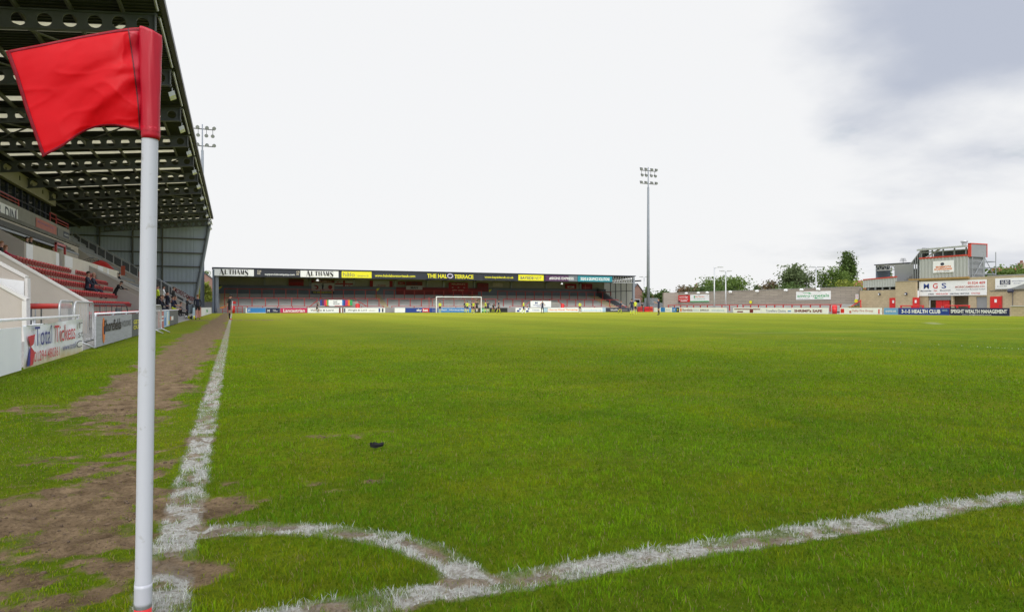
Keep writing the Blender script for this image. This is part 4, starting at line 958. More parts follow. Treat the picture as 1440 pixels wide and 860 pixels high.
text('MORECAMBE', q2+Vector((0,-.08,.03)), (q3-q2), (0,0,1), (q3-q2).length*.95, .26, 'cream', t)
for q, r, h in ((174, 385, 1.3), (205, 400, 1.2), (201, 394, 1.0)):
    pass
# board and vertical red signs among the far seats
for q, r, lab in ((173, 380, 'upright orange red panel standing among the grey seats'), (198, 388, 'second orange red panel nearer the flag pole')):
    p = atY(q, r, 78); t = thing('notice_panel', lab, 'panel', p, 'orange red panels among the grey seats')
mk('panel_orange', (.50,.10,.05), .6, .1)
for t in [o for o in COL.objects if o.name.startswith('notice_panel')]:
    p = t.location; MB().box(p.x-.18, p.x+.18, p.y-.03, p.y+.03, p.z-.5, p.z+.45).build('panel', 'panel_orange', t)
# ------------------------------------------------------------------ seats
def seat_mesh(name, mcol):
    mb = MB()
    # local frame: faces +X (towards the pitch); back at x=0, floor z=0
    mb.poly([(-.02,-.20,.36),(-.02,.20,.36),(-.02,.20,.60),(-.02,.13,.66),(-.02,-.13,.66),(-.02,-.20,.60)][::-1], (.035,0,0), 0)
    mb.poly([(.05,-.19,.34),(.05,.19,.34),(.10,.19,.56),(.10,-.19,.56)][::-1], (.03,0,0), 2)
    mb.box(-.02, .08, -.245, -.17, 0, .37, 1)
    o = mb.build(name, [mcol, 'cream', 'seat_fold' if mcol == 'seat_red' else mcol]); return o
mk('seat_fold', (.30,.015,.02), .5, .12, 3)
SG = 'red folding seats in the near block of the main stand'
proto = seat_mesh('stadium_seat', 'seat_red'); first = True
tag(proto, 'red tip-up seat in the rows of the near block of the main stand', 'seat', SG)
taken = {(1, 30), (1, 31)}; cnt = 0; extra = []
for k in range(6):
    Lk = 9.6-.8*k; zf = max(.02, 2.69-.53*k); y = 27.25; n = 0
    ymax = 51.8 if k > 2 else 58.9
    while y < ymax:
        gap = (k == 0 and 50.4 < y < 52.4) or (51.7 < y < 52.4 and k < 3) or (k < 2 and y > 56.5 and False)
        if not gap:
            loc = (-Lk, y, zf)
            if first: proto.location = loc; first = False
            elif cnt < 299: dup(proto, loc); cnt += 1
            else: extra.append(loc)
        y += .55
ex = []
for k in range(0, 5):
    Lk = 9.6-.8*k; zf = max(.02, 2.69-.53*k); y = 61.0
    while y < 87.6:
        if not (73.4 < y < 74.4): ex.append((-Lk, y, zf))
        y += .54
def mass(name, locs, src, lab, grp=None):
    me0 = src.data; n = len(me0.vertices); co = np.empty(n*3, 'f'); me0.vertices.foreach_get('co', co); co = co.reshape(n, 3)
    mb = MB(); fs = [list(p.vertices) for p in me0.polygons]; mi = [p.material_index for p in me0.polygons]
    for l in locs:
        b = len(mb.v); mb.v += [tuple(v) for v in co+np.array(l)]
        mb.f += [[i+b for i in f] for f in fs]; mb.m += mi
    o = mb.build(name, [m for m in me0.materials]); tag(o, lab, 'seat', None, 'stuff'); return o
if extra: mass('seat_rows', extra, proto, 'rows of red seats beside the tunnel of the main stand')
gp = seat_mesh('stadium_seat', 'seat_grey')
mass('seat_rows', ex, gp, 'rows of grey seats in the far lower block of the main stand')
ex2 = []
for k in range(1, 9):
    Lk = 9.6+.8*k; zf = 2.69+.64*k; y = 74.6
    while y < 87.7:
        ex2.append((-Lk, y, zf)); y += .54
mass('seat_rows', ex2, gp, 'rows of grey seats in the far upper block of the main stand'); bpy.data.objects.remove(gp)
# ------------------------------------------------------------------ front fence of the main stand
FX = -2.80
t = thing('pitch_rail', 'white tubular rail along the left fence nearest the camera', 'railing', (FX, 12, 0), 'white rails of the left fence')
y1 = atX(111, 450, FX).y
MB().tube([(FX, 3, .72), (FX, y1, .73)], .022, 10).build('rail', 'white', t, True)
for y in (5, 7.6, 9.75, 12.3, y1-.15): MB().tube([(FX, y, 0), (FX, y, .72)], .024, 8).build('post', 'galv', t, True)
ya, yb = atX(134, 450, FX).y, atX(251, 450, FX).y
t = thing('pitch_rail', 'white tubular rail along the left fence beyond the gap', 'railing', (FX, (ya+yb)/2, 0), 'white rails of the left fence')
MB().tube([(FX, ya, .75), (FX, yb, .75)], .024, 10).build('rail', 'white', t, True)
y = ya
while y < yb: MB().tube([(FX, y, 0), (FX, y, .75)], .028, 8).build('post', 'galv', t, True); y += 2.3
def lboard(px0, px1, label, m, z1=.66, z0=.03, name='advertising_board', x=FX+.06, **k):
    y0, y1 = atX(px0, 450, x).y, atX(px1, 450, x).y
    return board(name, 'advertising board', label, (x, y0, z0), NN, y1-y0-.02, z1-z0, m, 'advertising boards on the left fence', .03, **k)
y0 = atX(31, 450, FX+.06).y
mk('board_white', (.86,.88,.93), .4, .03, 2)
board('advertising_board', 'advertising board', 'blank white board at the near end of the left fence', (FX+.06, 5.2, .02), NN, y0-5.2-.03, .60, 'board_white', 'advertising boards on the left fence', .03)
# the cloth banner, slightly rumpled
xb = FX+.075; y1b = atX(116.5, 450, xb).y; wB = y1b-y0
t = thing('banner', 'rumpled white cloth banner with blue and red lettering tied to the left fence', 'banner', (xb, (y0+y1b)/2, 0), None)
nu, nv = 80, 30; vs = []
def rump(u, v): return xb+.012*math.sin(9*u+4*v)*(.4+v)+.010*math.sin(23*u-7*v)*v*v+.022*max(0, v-.86)/.14*(.5+.5*math.sin(17*u))*(1 if u > .5 else .6)
for j in range(nv+1):
    v = j/nv
    for i in range(nu+1):
        u = i/nu; sag = .02*math.sin(math.pi*u*3)*v+ (.05*(u-.8)/.2 if u > .8 else 0)*(v < .3)
        vs.append((rump(u, v), y0+u*wB, .03+(.66-.03)*v+sag*(.5 if v > .8 else .3)-(.035*max(0, math.sin(6.0*u+.5)) if j == nv else 0)))
fs = [(j*(nu+1)+i, j*(nu+1)+i+1, (j+1)*(nu+1)+i+1, (j+1)*(nu+1)+i) for j in range(nv) for i in range(nu)]
mk('banner_cloth', (.66,.68,.70), .45, .05, 3); 
def stained(name):
    m = mat(name, (.84,.86,.90), .42, .04, 3); nt = m.node_tree; N = nt.nodes.new; L = nt.links.new
    p = [n for n in nt.nodes if n.type == 'BSDF_PRINCIPLED'][0]; mx = [n for n in nt.nodes if n.type == 'MIX'][0]
    g = N('ShaderNodeNewGeometry'); s = N('ShaderNodeSeparateXYZ'); L(g.outputs['Position'], s.inputs[0])
    nz = N('ShaderNodeTexNoise'); nz.inputs['Scale'].default_value = 3; L(g.outputs['Position'], nz.inputs['Vector'])
    ad = N('ShaderNodeMath'); ad.operation = 'MULTIPLY_ADD'; L(nz.outputs['Fac'], ad.inputs[0]); ad.inputs[1].default_value = -.25; L(s.outputs['Z'], ad.inputs[2])
    r = N('ShaderNodeMapRange'); L(ad.outputs[0], r.inputs[0]); r.inputs[1].default_value = -.11; r.inputs[2].default_value = .12; r.inputs[3].default_value = 1; r.inputs[4].default_value = 0
    m2 = N('ShaderNodeMix'); m2.data_type = 'RGBA'; L(r.outputs[0], m2.inputs[0]); L(mx.outputs[2], m2.inputs[6]); m2.inputs[7].default_value = (.62,.50,.28,1)
    L(m2.outputs[2], p.inputs['Base Color']); M[name] = m
stained('banner_cloth')
MB().add(vs, fs).build('cloth', 'banner_cloth', t, True)
mk('print_blue', (.025,.035,.24), .5, .15, 6); mk('print_red', (.55,.025,.05), .5, .15, 6)
tu = lambda q: (atX(q, 450, xb).y-y0)/wB
for s, q0, q1, v, h_, m in (('Total', 46, 70.5, .46, .46, 'print_blue'), ('Tickets', 74.5, 103.5, .46, .44, 'print_red'), ('01294 480361', 45, 81, .10, .24, 'print_red'), ('www.total', 85.5, 104, .19, .18, 'print_blue'), ('C', 105, 113, .17, .20, 'ink'), ('st', 107.5, 115, .46, .18, 'concrete_dark'), ('r', 109, 114, .74, .18, 'concrete_dark')):
    u = tu(q0); w_ = tu(q1)-u
    text(s, (xb+.016, y0+u*wB, .03+.63*v), NN, (0,0,1), w_*wB, h_*.63, m, t, bold=.0)
mb = MB().poly([(xb+.026, y0+.03*wB, .48), (xb+.026, y0+.12*wB, .50), (xb+.026, y0+.10*wB, .36), (xb+.026, y0+.06*wB, .33)], (.004,0,0)); mb.poly([(xb+.026, y0+.055*wB, .06), (xb+.026, y0+.09*wB, .06), (xb+.026, y0+.115*wB, .24), (xb+.026, y0+.06*wB, .34)], (.004,0,0)); mb.build('red_emblem', 'print_red', t)
MB().poly([(xb+.024, y0+.02*wB, .06), (xb+.024, y0+.05*wB, .06), (xb+.024, y0+.085*wB, .30), (xb+.024, y0+.06*wB, .33)], (.004,0,0)).build('blue_emblem', 'print_blue', t)
sh = lambda q: (atX(q, 450, FX+.06).y-atX(135, 450, FX+.06).y)/(atX(185.5, 450, FX+.06).y-atX(135, 450, FX+.06).y)
t = lboard(135, 185.5, 'weathered grey plank board with an orange surfboard emblem and brown lettering', 'wood_grey', z1=.70, texts=[('Shorefields',sh(145.5),.44,sh(170)-sh(145.5),.42,'hair_dark',.02),('HOLIDAYS',sh(171),.52,sh(184)-sh(171),.24,'board_grey')])
yy0, yy1 = atX(135, 450, FX).y, atX(185.5, 450, FX).y; ww = yy1-yy0; yc = yy0+sh(141)*ww
mb = MB().poly([(FX+.066, yc+.026*ww*math.cos(a), .37+.29*math.sin(a)) for a in np.linspace(0, 2*math.pi, 24, endpoint=False)], (.006,0,0)); mb.build('surfboard_emblem', 'orange', t)
MB().tube([(FX+.074, yc, .28), (FX+.074, yc+.02, .38), (FX+.074, yc-.01, .46)], [.02,.035,.02], 6).build('surfer_emblem', 'ink', t)
lboard(186, 198, 'dark board with yellow lettering half hidden by the flag pole', 'board_grey', z1=.70, texts=[('GET\nOUT',.10,.30,.8,.42,'yellow',.02)])
lboard(198.3, 214, 'dark board with a yellow word directly behind the flag pole', 'board_grey', z1=.70, texts=[('THERE',.05,.5,.6,.2,'yellow',.02)])
lboard(223.5, 230.6, 'faded red board just right of the flag pole', 'faded_red', z1=.72, bands=[(.1,.62,.9,.72,'white'),(.1,.42,.9,.50,'white')])
lboard(231, 238.4, 'pale blue patterned board on the left fence', 'pale_blue', z1=.72, bands=[(.05,.1,.25,.6,'sky_blue'),(.5,.05,.7,.95,'white'),(.78,.1,.95,.35,'yellow')])
lboard(238.8, 250.6, 'dark grey board with a small white square at the end of the left fence', 'board_grey', z1=.72, bands=[(.15,.35,.38,.62,'white'),(.06,.38,.13,.6,'orange')])
for a, b_, m, lab, tx in ((271.5, 276.5, 'pale_blue', 'pale blue board beyond the tunnel mouth', ()), (276.8, 283, 'faded_red', 'pinkish board beyond the tunnel mouth', ()), (283.3, 289.5, 'white', 'white board beyond the tunnel mouth with no print', ()), (289.8, 293.6, 'white', 'white board with a green band near the far end of the left fence', (('+',.3,.3,.4,.4,'green'),)), (293.9, 297.5, 'white', 'white board at the far end of the left fence', ())):
    lboard(a, b_, lab, m, z1=.85, x=-2.74, texts=tx, bands=[(.1,.4,.4,.7,'green')] if 'green' in lab else ())
# crowd barriers standing in the gap of the fence
def crowd_barrier(label, x, y, rz, L_=1.5, h=1.1):
    t = thing('crowd_barrier', label, 'barrier', (0,0,0), 'galvanised crowd barriers')
    mb = MB(); c = .14
    mb.tube([(-L_/2, 0, .12), (-L_/2, 0, h-c), (-L_/2+c*.3, 0, h-c*.3), (-L_/2+c, 0, h), (L_/2-c, 0, h), (L_/2-c*.3, 0, h-c*.3), (L_/2, 0, h-c), (L_/2, 0, .12), (-L_/2, 0, .12)], .021, 8); mb.build('frame', 'galv', t, True)
    n = 12
    for k in range(1, n): MB().tube([(-L_/2+L_*k/n, 0, .12), (-L_/2+L_*k/n, 0, h)], .008, 5).build('bar', 'galv', t)
    for s in (-1, 1): MB().tube([(s*L_*.36, -.32, .02), (s*L_*.36, -.05, .16), (s*L_*.36, .05, .16), (s*L_*.36, .32, .02)], .02, 6).build('foot', 'galv', t, True)
    t.location = (x, y, .01); t.rotation_euler.z = rz; return t
ya_, yb_ = atX(104.5, 450, -3.05).y, atX(131, 450, -3.05).y; crowd_barrier('galvanised crowd barrier standing in the gap of the left fence', -3.05, (ya_+yb_)/2, R(90), yb_-ya_, 1.0)
ya_, yb_ = atX(83.5, 450, -3.6).y, atX(103, 450, -3.6).y; crowd_barrier('galvanised crowd barrier set further back behind the banner', -3.6, (ya_+yb_)/2, R(90), yb_-ya_, 1.03)
p = atX(222, 450, -2.35); t = crowd_barrier('crowd barrier half hidden behind the flag pole', -2.4, p.y, R(82), 1.3, .95)
# feet of a fence panel on the turf
t = thing('barrier_pole', 'thick red pipe barrier with a yellow end in front of the beige side wall', 'barrier', (-4.8, 24.5, 0))
q0, q1 = atD(38, 430.5, 19.6), atD(102, 430, 21.5)
mk('pipe_red', (.55,.03,.02), .35, .06)
MB().tube([q0, q0+(q1-q0)*.93], .085, 10).build('pipe', 'pipe_red', t, True); MB().tube([q0+(q1-q0)*.93, q1], .087, 10).build('pipe_end', 'yellow', t, True)
for f in (.06, .94):
    q = q0+(q1-q0)*f; MB().tube([(q.x, q.y, 0), (q.x, q.y, q.z)], .05, 8).build('post', 'steel_dark', t, True)
t = thing('handrail', 'bent grey handrail behind the red pipe', 'railing', (-5.2, 23.6, 0), 'grey hooped handrails of the main stand')
q0 = atD(41, 427.5, 20.5); q1 = atD(58, 428, 21.5)
MB().tube([(q0.x, q0.y, 0), q0, q0+(q1-q0)*.7+Vector((0,0,.03)), q1, (q1.x, q1.y, 0)], .022, 7).build('tube', 'steel_grey', t, True)
MB().tube([((q0.x+q1.x)/2, (q0.y+q1.y)/2, 0), ((q0.x+q1.x)/2, (q0.y+q1.y)/2, q0.z)], .018, 6).build('upright', 'steel_grey', t, True)
t = thing('handrail', 'long hooped grey handrail in front of the lowest red seats', 'railing', (-4.4, 32, 0), 'grey hooped handrails of the main stand')
q0 = atX(131, 428, -4.35); q1 = atX(180, 429, -4.35); 
MB().tube([(-4.35, q0.y, 0), (-4.35, q0.y, 1.0), (-4.35, q1.y-1.2, 1.0), (-4.35, q1.y-.35, .9), (-4.35, q1.y, .6), (-4.35, q1.y, 0)], .025, 7).build('tube', 'steel_dark', t, True)
for k in range(1, 6):
    y = q0.y+(q1.y-q0.y)*k/6.5; MB().tube([(-4.35, y, 0), (-4.35, y, 1.0)], .016, 6).build('upright', 'steel_dark', t, True)
MB().box(-4.4, -4.36, q1.y-3.2, q1.y-2.0, .55, .85).build('sign_plate', 'steel_dark', t)
# lamps under the roof edge at each girder
LG = 'small white floodlamps along the roof edge of the main stand'
first = None
for i, y in enumerate(gy_):
    if y < 35: continue
    lab = 'small white twin floodlamp under the roof edge of the main stand'
    if first is None:
        t = thing('roof_floodlamp', lab, 'lamp', (0,0,0), LG)
        mb = MB().tube([(0,0,.35), (0,0,0)], .03, 6); mb.build('bracket', 'galv', t)
        for s in (-1, 1):
            MB().obox((.02+s*.0, s*.22, -.05), (.14,0,.07), (0,.15,0), (-.03,0,.11)).build('lamp_head', 'white', t)
        first = t; t.location = (-2.95, y+.25, zr(3)-1.40)
    else: dup(first, (-2.95, y+.25, zr(3)-1.40))
# banner on the far railing and a hanging flag
p0, p1 = atY(241, 411, 87.7), atY(272, 428, 87.7)
t = thing('banner', 'white banner with maroon lettering hung on the raked rail of the far block', 'banner', (p0+p1)/2)
d = p1-p0; MB().poly([p0, p1, p1+Vector((0,0,.75)), p0+Vector((0,0,.95))], (0,.03,0)).build('cloth', 'white_dull', t)
text('MORECAMBE', p0+Vector((.15,-.02,.18)), d, Vector((-d.z, 0, d.x)), d.length*.9, .5, 'maroon', t, bold=.02)
# ================================================================== open terrace and wall on the right
BX = 71.2; WX = 78.0
yw0 = atX(1208, 400, WX).y; yw1 = 107.5
t = thing('terrace_wall', 'long weathered block wall behind the open terrace on the right', 'wall', (WX, (yw0+yw1)/2, 0))
MB().box(WX, WX+.3, yw0, yw1, 0, 3.58).build('wall', 'wall_block', t); MB().box(74.7, WX-.002, yw1-.1, yw1+.3, 0, 3.62).build('return_pier', 'wall_block_x', t)
MB().box(WX-.05, WX+.35, yw0, yw1-.12, 3.583, 3.68).build('coping', 'concrete', t)
t = thing('open_terrace', 'low stepped concrete terrace in front of the block wall', 'terrace', (75, (yw0+yw1)/2, 0))
mb = MB()
for k in range(6): mb.box(72.9+k*.84, WX-.004, yw0+.05, yw1-.11, .15+(k-1)*.2 if k else 0, .30+k*.2)
mb.build('steps', 'terrace_concrete', t)
for a, b_, lab in ((940, 1037, 'at its far end'), (1045, 1182, 'towards the block building')):
    y1, y0 = atX(a, 429, 73.6).y, atX(b_, 429, 73.6).y
    t = thing('crush_barrier', f'long red crush barrier on the open terrace {lab}', 'barrier', (73.6, (y0+y1)/2, .3), 'red crush barriers on the open terrace')
    MB().tube([(73.6, y0-.2, 1.22), (73.6, y1+.2, 1.22)], .07, 6).build('rail', 'barrier_red', t)
    n = 11 if a < 1000 else 12
    for i in range(n): y = y0+(y1-y0)*i/(n-1); MB().box(73.53, 73.67, y-.06, y+.06, .3, 1.22).build('post', 'barrier_red', t)
a, b_ = atX(1195, 432, 76), atX(1211, 422, 76)
t = thing('stair_rail', 'sloping red stair rail at the end of the open terrace', 'railing', (76, a.y, .5)); MB().tube([a, b_], .07, 6).build('rail', 'bright_red', t); MB().tube([b_-Vector((0,-.1,0)), (76, b_.y, .4)], .07, 6).build('post', 'bright_red', t)
MB().box(75.6, 76.4, b_.y+.3, a.y, .9, 1.0).build('yellow_step', 'step_yellow', t)
# signs on the wall
def wsign(px0, px1, py0, py1, label, m, X=WX-.06, name='wall_sign', **k):
    a = atX(px0, py1, X); b_ = atX(px1, py0, X); c = atX(px0, py0, X); d = atX(px1, py1, X); z0 = (a.z+d.z)/2; z1 = (b_.z+c.z)/2
    return board(name, 'sign', label, (X, a.y, z0), S_, a.y-b_.y, z1-z0, m, 'large signs on the right side', .05, **k)
wsign(950.5, 970, 415, 424.5, 'red sign with white lettering at the far end of the block wall', 'bright_red', bands=[(.05,.1,.17,.9,'white','figure'),(.35,.12,.8,.22,'white'),(.15,.0,.3,.2,'ink')], texts=[('cartridge',.26,.58,.62,.28,'white',.03),('world lancaster',.24,.32,.66,.16,'white')])
wsign(970.6, 997, 414, 424.3, 'white and green sign beside the red one on the block wall', 'white', bands=[(0,0,1,.14,'green'),(.20,.55,.26,.85,'green')], texts=[('Bay Garden',.28,.58,.48,.24,'orange'),('landscaping services',.2,.34,.6,.12,'green')])
wsign(1119.5, 1168, 409.5, 421, 'long white sign with two green words near the middle of the block wall', 'white', bands=[(.22,.80,.42,.86,'green'),(.38,.70,.45,.80,'green'),(.55,.10,.8,.16,'green'),(.55,.14,.62,.24,'green')], texts=[('enviro',.04,.30,.38,.34,'green',.012),('-',.45,.44,.04,.06,'green'),('metals',.52,.30,.44,.36,'green',.012),('recycling specialists',.04,.10,.38,.08,'ink')])
wsign(1203, 1207.3, 413.5, 420.5, 'small white notice with red print at the near end of the block wall', 'white', X=WX-.05, texts=[('NO',.2,.6,.6,.25,'bright_red'),('ENTRY',.1,.25,.8,.2,'bright_red')])
for q, r, lab in ((1204, 423, 'below the white notice'), (950.6, 426, 'at the far end of the wall'), (1055.5, 424.6, 'in the middle of the wall')):
    p = atX(q, r, WX-.15); t = thing('gangway_sign', f'small yellow marker on the block wall {lab}', 'sign', p, 'yellow gangway markers')
    MB().obox(p, (.02,0,0), (0,.25,.05), (0,-.05,.2)).build('plate', 'yellow', t)
for q in (965, 982, 994.5, 1027, 1064.5, 1105, 1127, 1150.5):
    p = atX(q, 410.5 if q < 1050 else 408.5, WX-.3); p.z = 3.45
    t = thing('wall_floodlamp', 'small white floodlamp bracketed near the top of the block wall', 'lamp', p, 'floodlamps on the block wall')
    MB().tube([p+Vector((.3,0,.05)), p+Vector((.05,0,.05))], .03, 5).build('bracket', 'galv', t); MB().obox(p, (.08,0,-.10), (0,.26,0), (.10,0,.08)).build('lamp_head', 'white', t)
def rboard(px0, px1, label, m, h=.78, **k):
    y1, y0 = atX(px0, 440, BX).y, atX(px1, 440, BX).y
    return board('advertising_board', 'advertising board', label, (BX, y1, .02), S_, y1-y0-.05, h, m, BGp, .06, **k)
rboard(919.5, 929, 'plain white board at the far right corner', 'white'); rboard(929.2, 935, 'short bright blue board at the far right corner', 'sky_blue'); rboard(935.2, 945, 'white board with faint print between two blue boards', 'white', texts=[('Bay',.2,.3,.6,.3,'pale_blue')])
rboard(945.2, 951, 'blue board with small white print before the block wall', 'sky_blue', texts=[('UR',.2,.3,.6,.4,'white')]); rboard(951.2, 955, 'short navy board before the block wall', 'navy', texts=[('*',.2,.3,.6,.4,'yellow')])
rboard(955.2, 1022, 'long white board with brown lettering and an orange mark', 'white', bands=[(.02,.15,.055,.85,'orange')], texts=[('Shorefields',.07,.26,.23,.5,'maroon'),('HOLIDAYS',.31,.3,.13,.36,'pale_blue'),('ENVIROLUX',.47,.3,.18,.36,'ink',.02),('windows',.70,.3,.26,.4,'pale_blue')])
rboard(1031, 1071, 'white board crossed by dark maroon bars', 'white', bands=[(.04,.62,.96,.8,'maroon'),(.15,.1,.36,.35,'maroon'),(.6,.05,.72,.6,'maroon')])
mk('pale_ink', (.25,.28,.42), .6)
rboard(1071.2, 1165, 'long white board with grey and dark red lettering', 'white', texts=[('Travellers Choice',.07,.22,.32,.46,'pale_ink',.012),("SHRIMP's SAFE",.52,.24,.40,.46,'maroon',.04)], bands=[(.42,.3,.47,.5,'sky_blue')])
rboard(1181, 1240, 'white board with thin red lettering and a red square before the block building', 'white', bands=[(.02,.18,.11,.84,'bright_red'),(.93,.08,.96,.8,'bright_red'),(.24,.16,.29,.55,'faded_red')], texts=[('Dalby Fire Group',.31,.30,.5,.42,'faded_red',.01)])
mk('pale_blue2', (.16,.36,.62), .5); rboard(1243, 1263, 'pale blue board between a white and a royal blue board', 'pale_blue2', texts=[('ADVERTISE HERE',.12,.36,.76,.28,'white',.02)])
rboard(1263.2, 1335.3, 'royal blue board with bold white capitals on the right', 'royal', texts=[('3-1-5 HEALTH CLUB',.07,.22,.77,.56,'white',.035),('tennis',.87,.55,.1,.28,'pale_blue')])
rboard(1335.5, 1420, 'dark navy board with white serif capitals at the right end', 'navy', texts=[('SPEIGHT WEALTH MANAGEMENT',.02,.30,.95,.5,'white',.03),('www.speightwealth.co.uk',.22,.04,.5,.14,'white')])
t = thing('pitch_rail', 'low grey rail and wall at the right edge of the pitch', 'railing', (BX, atX(1430, 440, BX).y, 0))
y1 = atX(1421, 440, BX).y; MB().box(BX+.05, BX+.2, 30, y1-.02, 0, .95).build('low_wall', 'block', t); MB().tube([(BX, 30, 1.0), (BX, y1, 1.0)], .04, 6).build('rail', 'galv', t)
# ================================================================== block building with gallery on the right
HX = 77.0
def yz(px, py, X=HX): p = atX(px, py, X); return p.y, p.z
mk('clad_pale', (.40,.42,.41), .5, .05, .6, stretch=(1,1,.3)); mk('trim_red', (.55,.05,.03), .5, .06); mk('clad_mid', (.26,.27,.275), .5, .06, .6)
def corr(x, y0, y1, z0, z1a, z1b, pitch=.36, dep=.05):        # profiled sheet facing -x ; top runs z1a (at y0) to z1b (at y1)
    n = max(2, int((y1-y0)/pitch)*4); vs = []; fs = []
    for k in range(n+1):
        y = y0+(y1-y0)*k/n; zt = z1a+(z1b-z1a)*k/n; xx = x+(dep if (k//2) % 2 else 0); vs += [(xx, y, z0), (xx, y, zt)]
    for k in range(n): fs.append((2*k, 2*k+1, 2*k+3, 2*k+2))
    return MB().add(vs, fs)
bl = thing('block_building', 'sandy block clubhouse with red doors and open window bays at the right', 'building', (80, 56, 0))
yA = yz(1209, 400)[0]; yB = yz(1263, 400)[0]; yC = yz(1292, 400)[0]
PT = 4.25
mk('sand_block', (.40,.335,.22), .88, .08, 2); M['sand'] = M['block']
def wallx(x, y0, y1, z0, z1, name='wall', m='block', th=.3): return MB().box(x, x+th, y0, y1, z0, z1).build(name, m, bl)
# left wing
wallx(HX, yB, yA, 0, 3.05); MB().box(HX-.002+.2, HX+6, yB, yA, 3.05, 3.12).build('floor_slab', 'concrete', bl)
for y in np.linspace(yB+.2, yA-.2, 6): MB().box(HX+.05, HX+.2, y-.08, y+.08, 3.12, 3.50).build('post', 'steel_grey', bl)
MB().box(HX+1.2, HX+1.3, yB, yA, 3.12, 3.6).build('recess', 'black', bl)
corr(HX-.10, yB+.1, yA-.6, 3.45, 4.62, 4.45).build('balcony_panel', 'clad_pale', bl)
MB().poly([(HX-.15, yB+.1, 4.62), (HX-.15, yB+.1, 4.76), (HX-.15, yA-.6, 4.57), (HX-.15, yA-.6, 4.45)], (.14,0,0)).build('balcony_trim', 'trim_red', bl)
# pier and recessed bay
wallx(HX-.5, yC+.0, yB-.02, 0, 4.05, 'pier'); MB().box(HX-.55, HX+1.0, yC-.1, yB+.05, 4.05, 4.12).build('pier_coping', 'concrete', bl)
yD = yz(1388, 400)[0]; yEnd = 34.0
# main front with openings
ops = [(1305, 1337.5), (1340, 1362)]
def seg(p0, p1, z0=0, z1=PT): wallx(HX, yz(p1, 400)[0], yz(p0, 400)[0], z0, z1)
seg(1292.05, 1305); seg(1337.5, 1340); seg(1362, 1372.5); seg(1305.02, 1337.48, 2.40); seg(1340.02, 1361.98, 2.40); seg(1372.52, 1387.98, 0, .75); seg(1372.52, 1387.98, 2.05)
wallx(HX, yEnd, yz(1388, 400)[0], 0, PT)
MB().box(HX+2.0, HX+2.2, yz(1372, 400)[0], yC, 0, PT).build('back_of_bay', 'block', bl)
y0, y1 = yz(1337.4, 400)[0], yz(1305.1, 400)[0]
MB().box(HX+.15, HX+.25, y0, y1, 1.72, 2.39).build('shutter_box', 'clad_mid', bl)
a, b_ = yz(1333, 400)[0], yz(1313.5, 400)[0]
for k in range(2):
    d = MB().box(HX+.3, HX+.36, a+(b_-a)*k/2+.02, a+(b_-a)*(k+1)/2-.02, .0, 1.70).build('door', 'bright_red', bl)
    MB().box(HX+.27, HX+.30, a+(b_-a)/2-.12+.18*k, a+(b_-a)/2-.06+.18*k, .8, 1.0).build('handle', 'galv', d)
MB().box(HX+.1, HX+.16, yz(1387.9, 400)[0], yz(1372.6, 400)[0], .76, 2.04).build('window_shutter', 'clad_mid', bl)
for q0, q1, x, lab in ((1251, 1262, HX-.03, 0), (1283.5, 1292.5, HX-.53, 1), (1392.5, 1408.5, HX-.03, 2)):
    y0, y1 = yz(q1, 400, x)[0], yz(q0, 400, x)[0]
    d = MB().box(x-.03, x+.02, y0, y1, .02, 2.05).build('door', 'bright_red', bl)
    MB().box(x-.05, x-.03, (y0+y1)/2-.12, (y0+y1)/2+.12, 1.4, 1.75).build('door_notice', 'white', d); MB().box(x-.07, x-.03, y0+.1, y0+.2, .95, 1.08).build('handle', 'steel_dark', d)
    MB().box(x-.04, x+.01, y0-.08, y0-.0, 0, 2.12).build('door_frame', 'barrier_red', bl)
MB().box(HX-.02, HX+.5, yEnd, yz(1388.5, 400)[0], PT+.003, PT+.12).build('parapet_coping', 'concrete', bl)
MB().box(HX+.3, HX+9, yEnd, yA, 3.9, 4.0).build('flat_roof', 'concrete_dark', bl)
MB().box(HX-.05, HX, yEnd, yz(1392, 400)[0], 2.62, 2.70).build('band_course', 'concrete_dark', bl)
for q, r, x in ((1236.5, 413.5, HX-.12), (1274, 413, HX-.62)):
    p = atX(q, r, x); t = thing('bulkhead_lamp', 'round black lamp on the block wall above the ' + ('left door' if q < 1250 else 'recess pier'), 'lamp', p, 'round lamps on the block building')
    MB().ball(p, .17, 10, 7).build('bulb_housing', 'ink', t, True); MB().ball(p+Vector((-.1,0,-.03)), .10, 8, 6).build('lens', 'white', t, True)
p = atX(1421, 409, HX-.4); t = thing('bulkhead_lamp', 'dark square floodlamp under the wavy white sign at the right edge', 'lamp', p)
MB().obox(p, (.1,0,-.1), (0,.25,0), (.1,0,.1)).build('lamp_head', 'ink', t); MB().tube([p, p+Vector((.4,0,.1))], .04, 5).build('bracket', 'ink', t); MB().tube([(HX-.05, p.y, p.z), (HX-.05, p.y, .2)], .03, 5).build('cable_pipe', 'steel_dark', t)
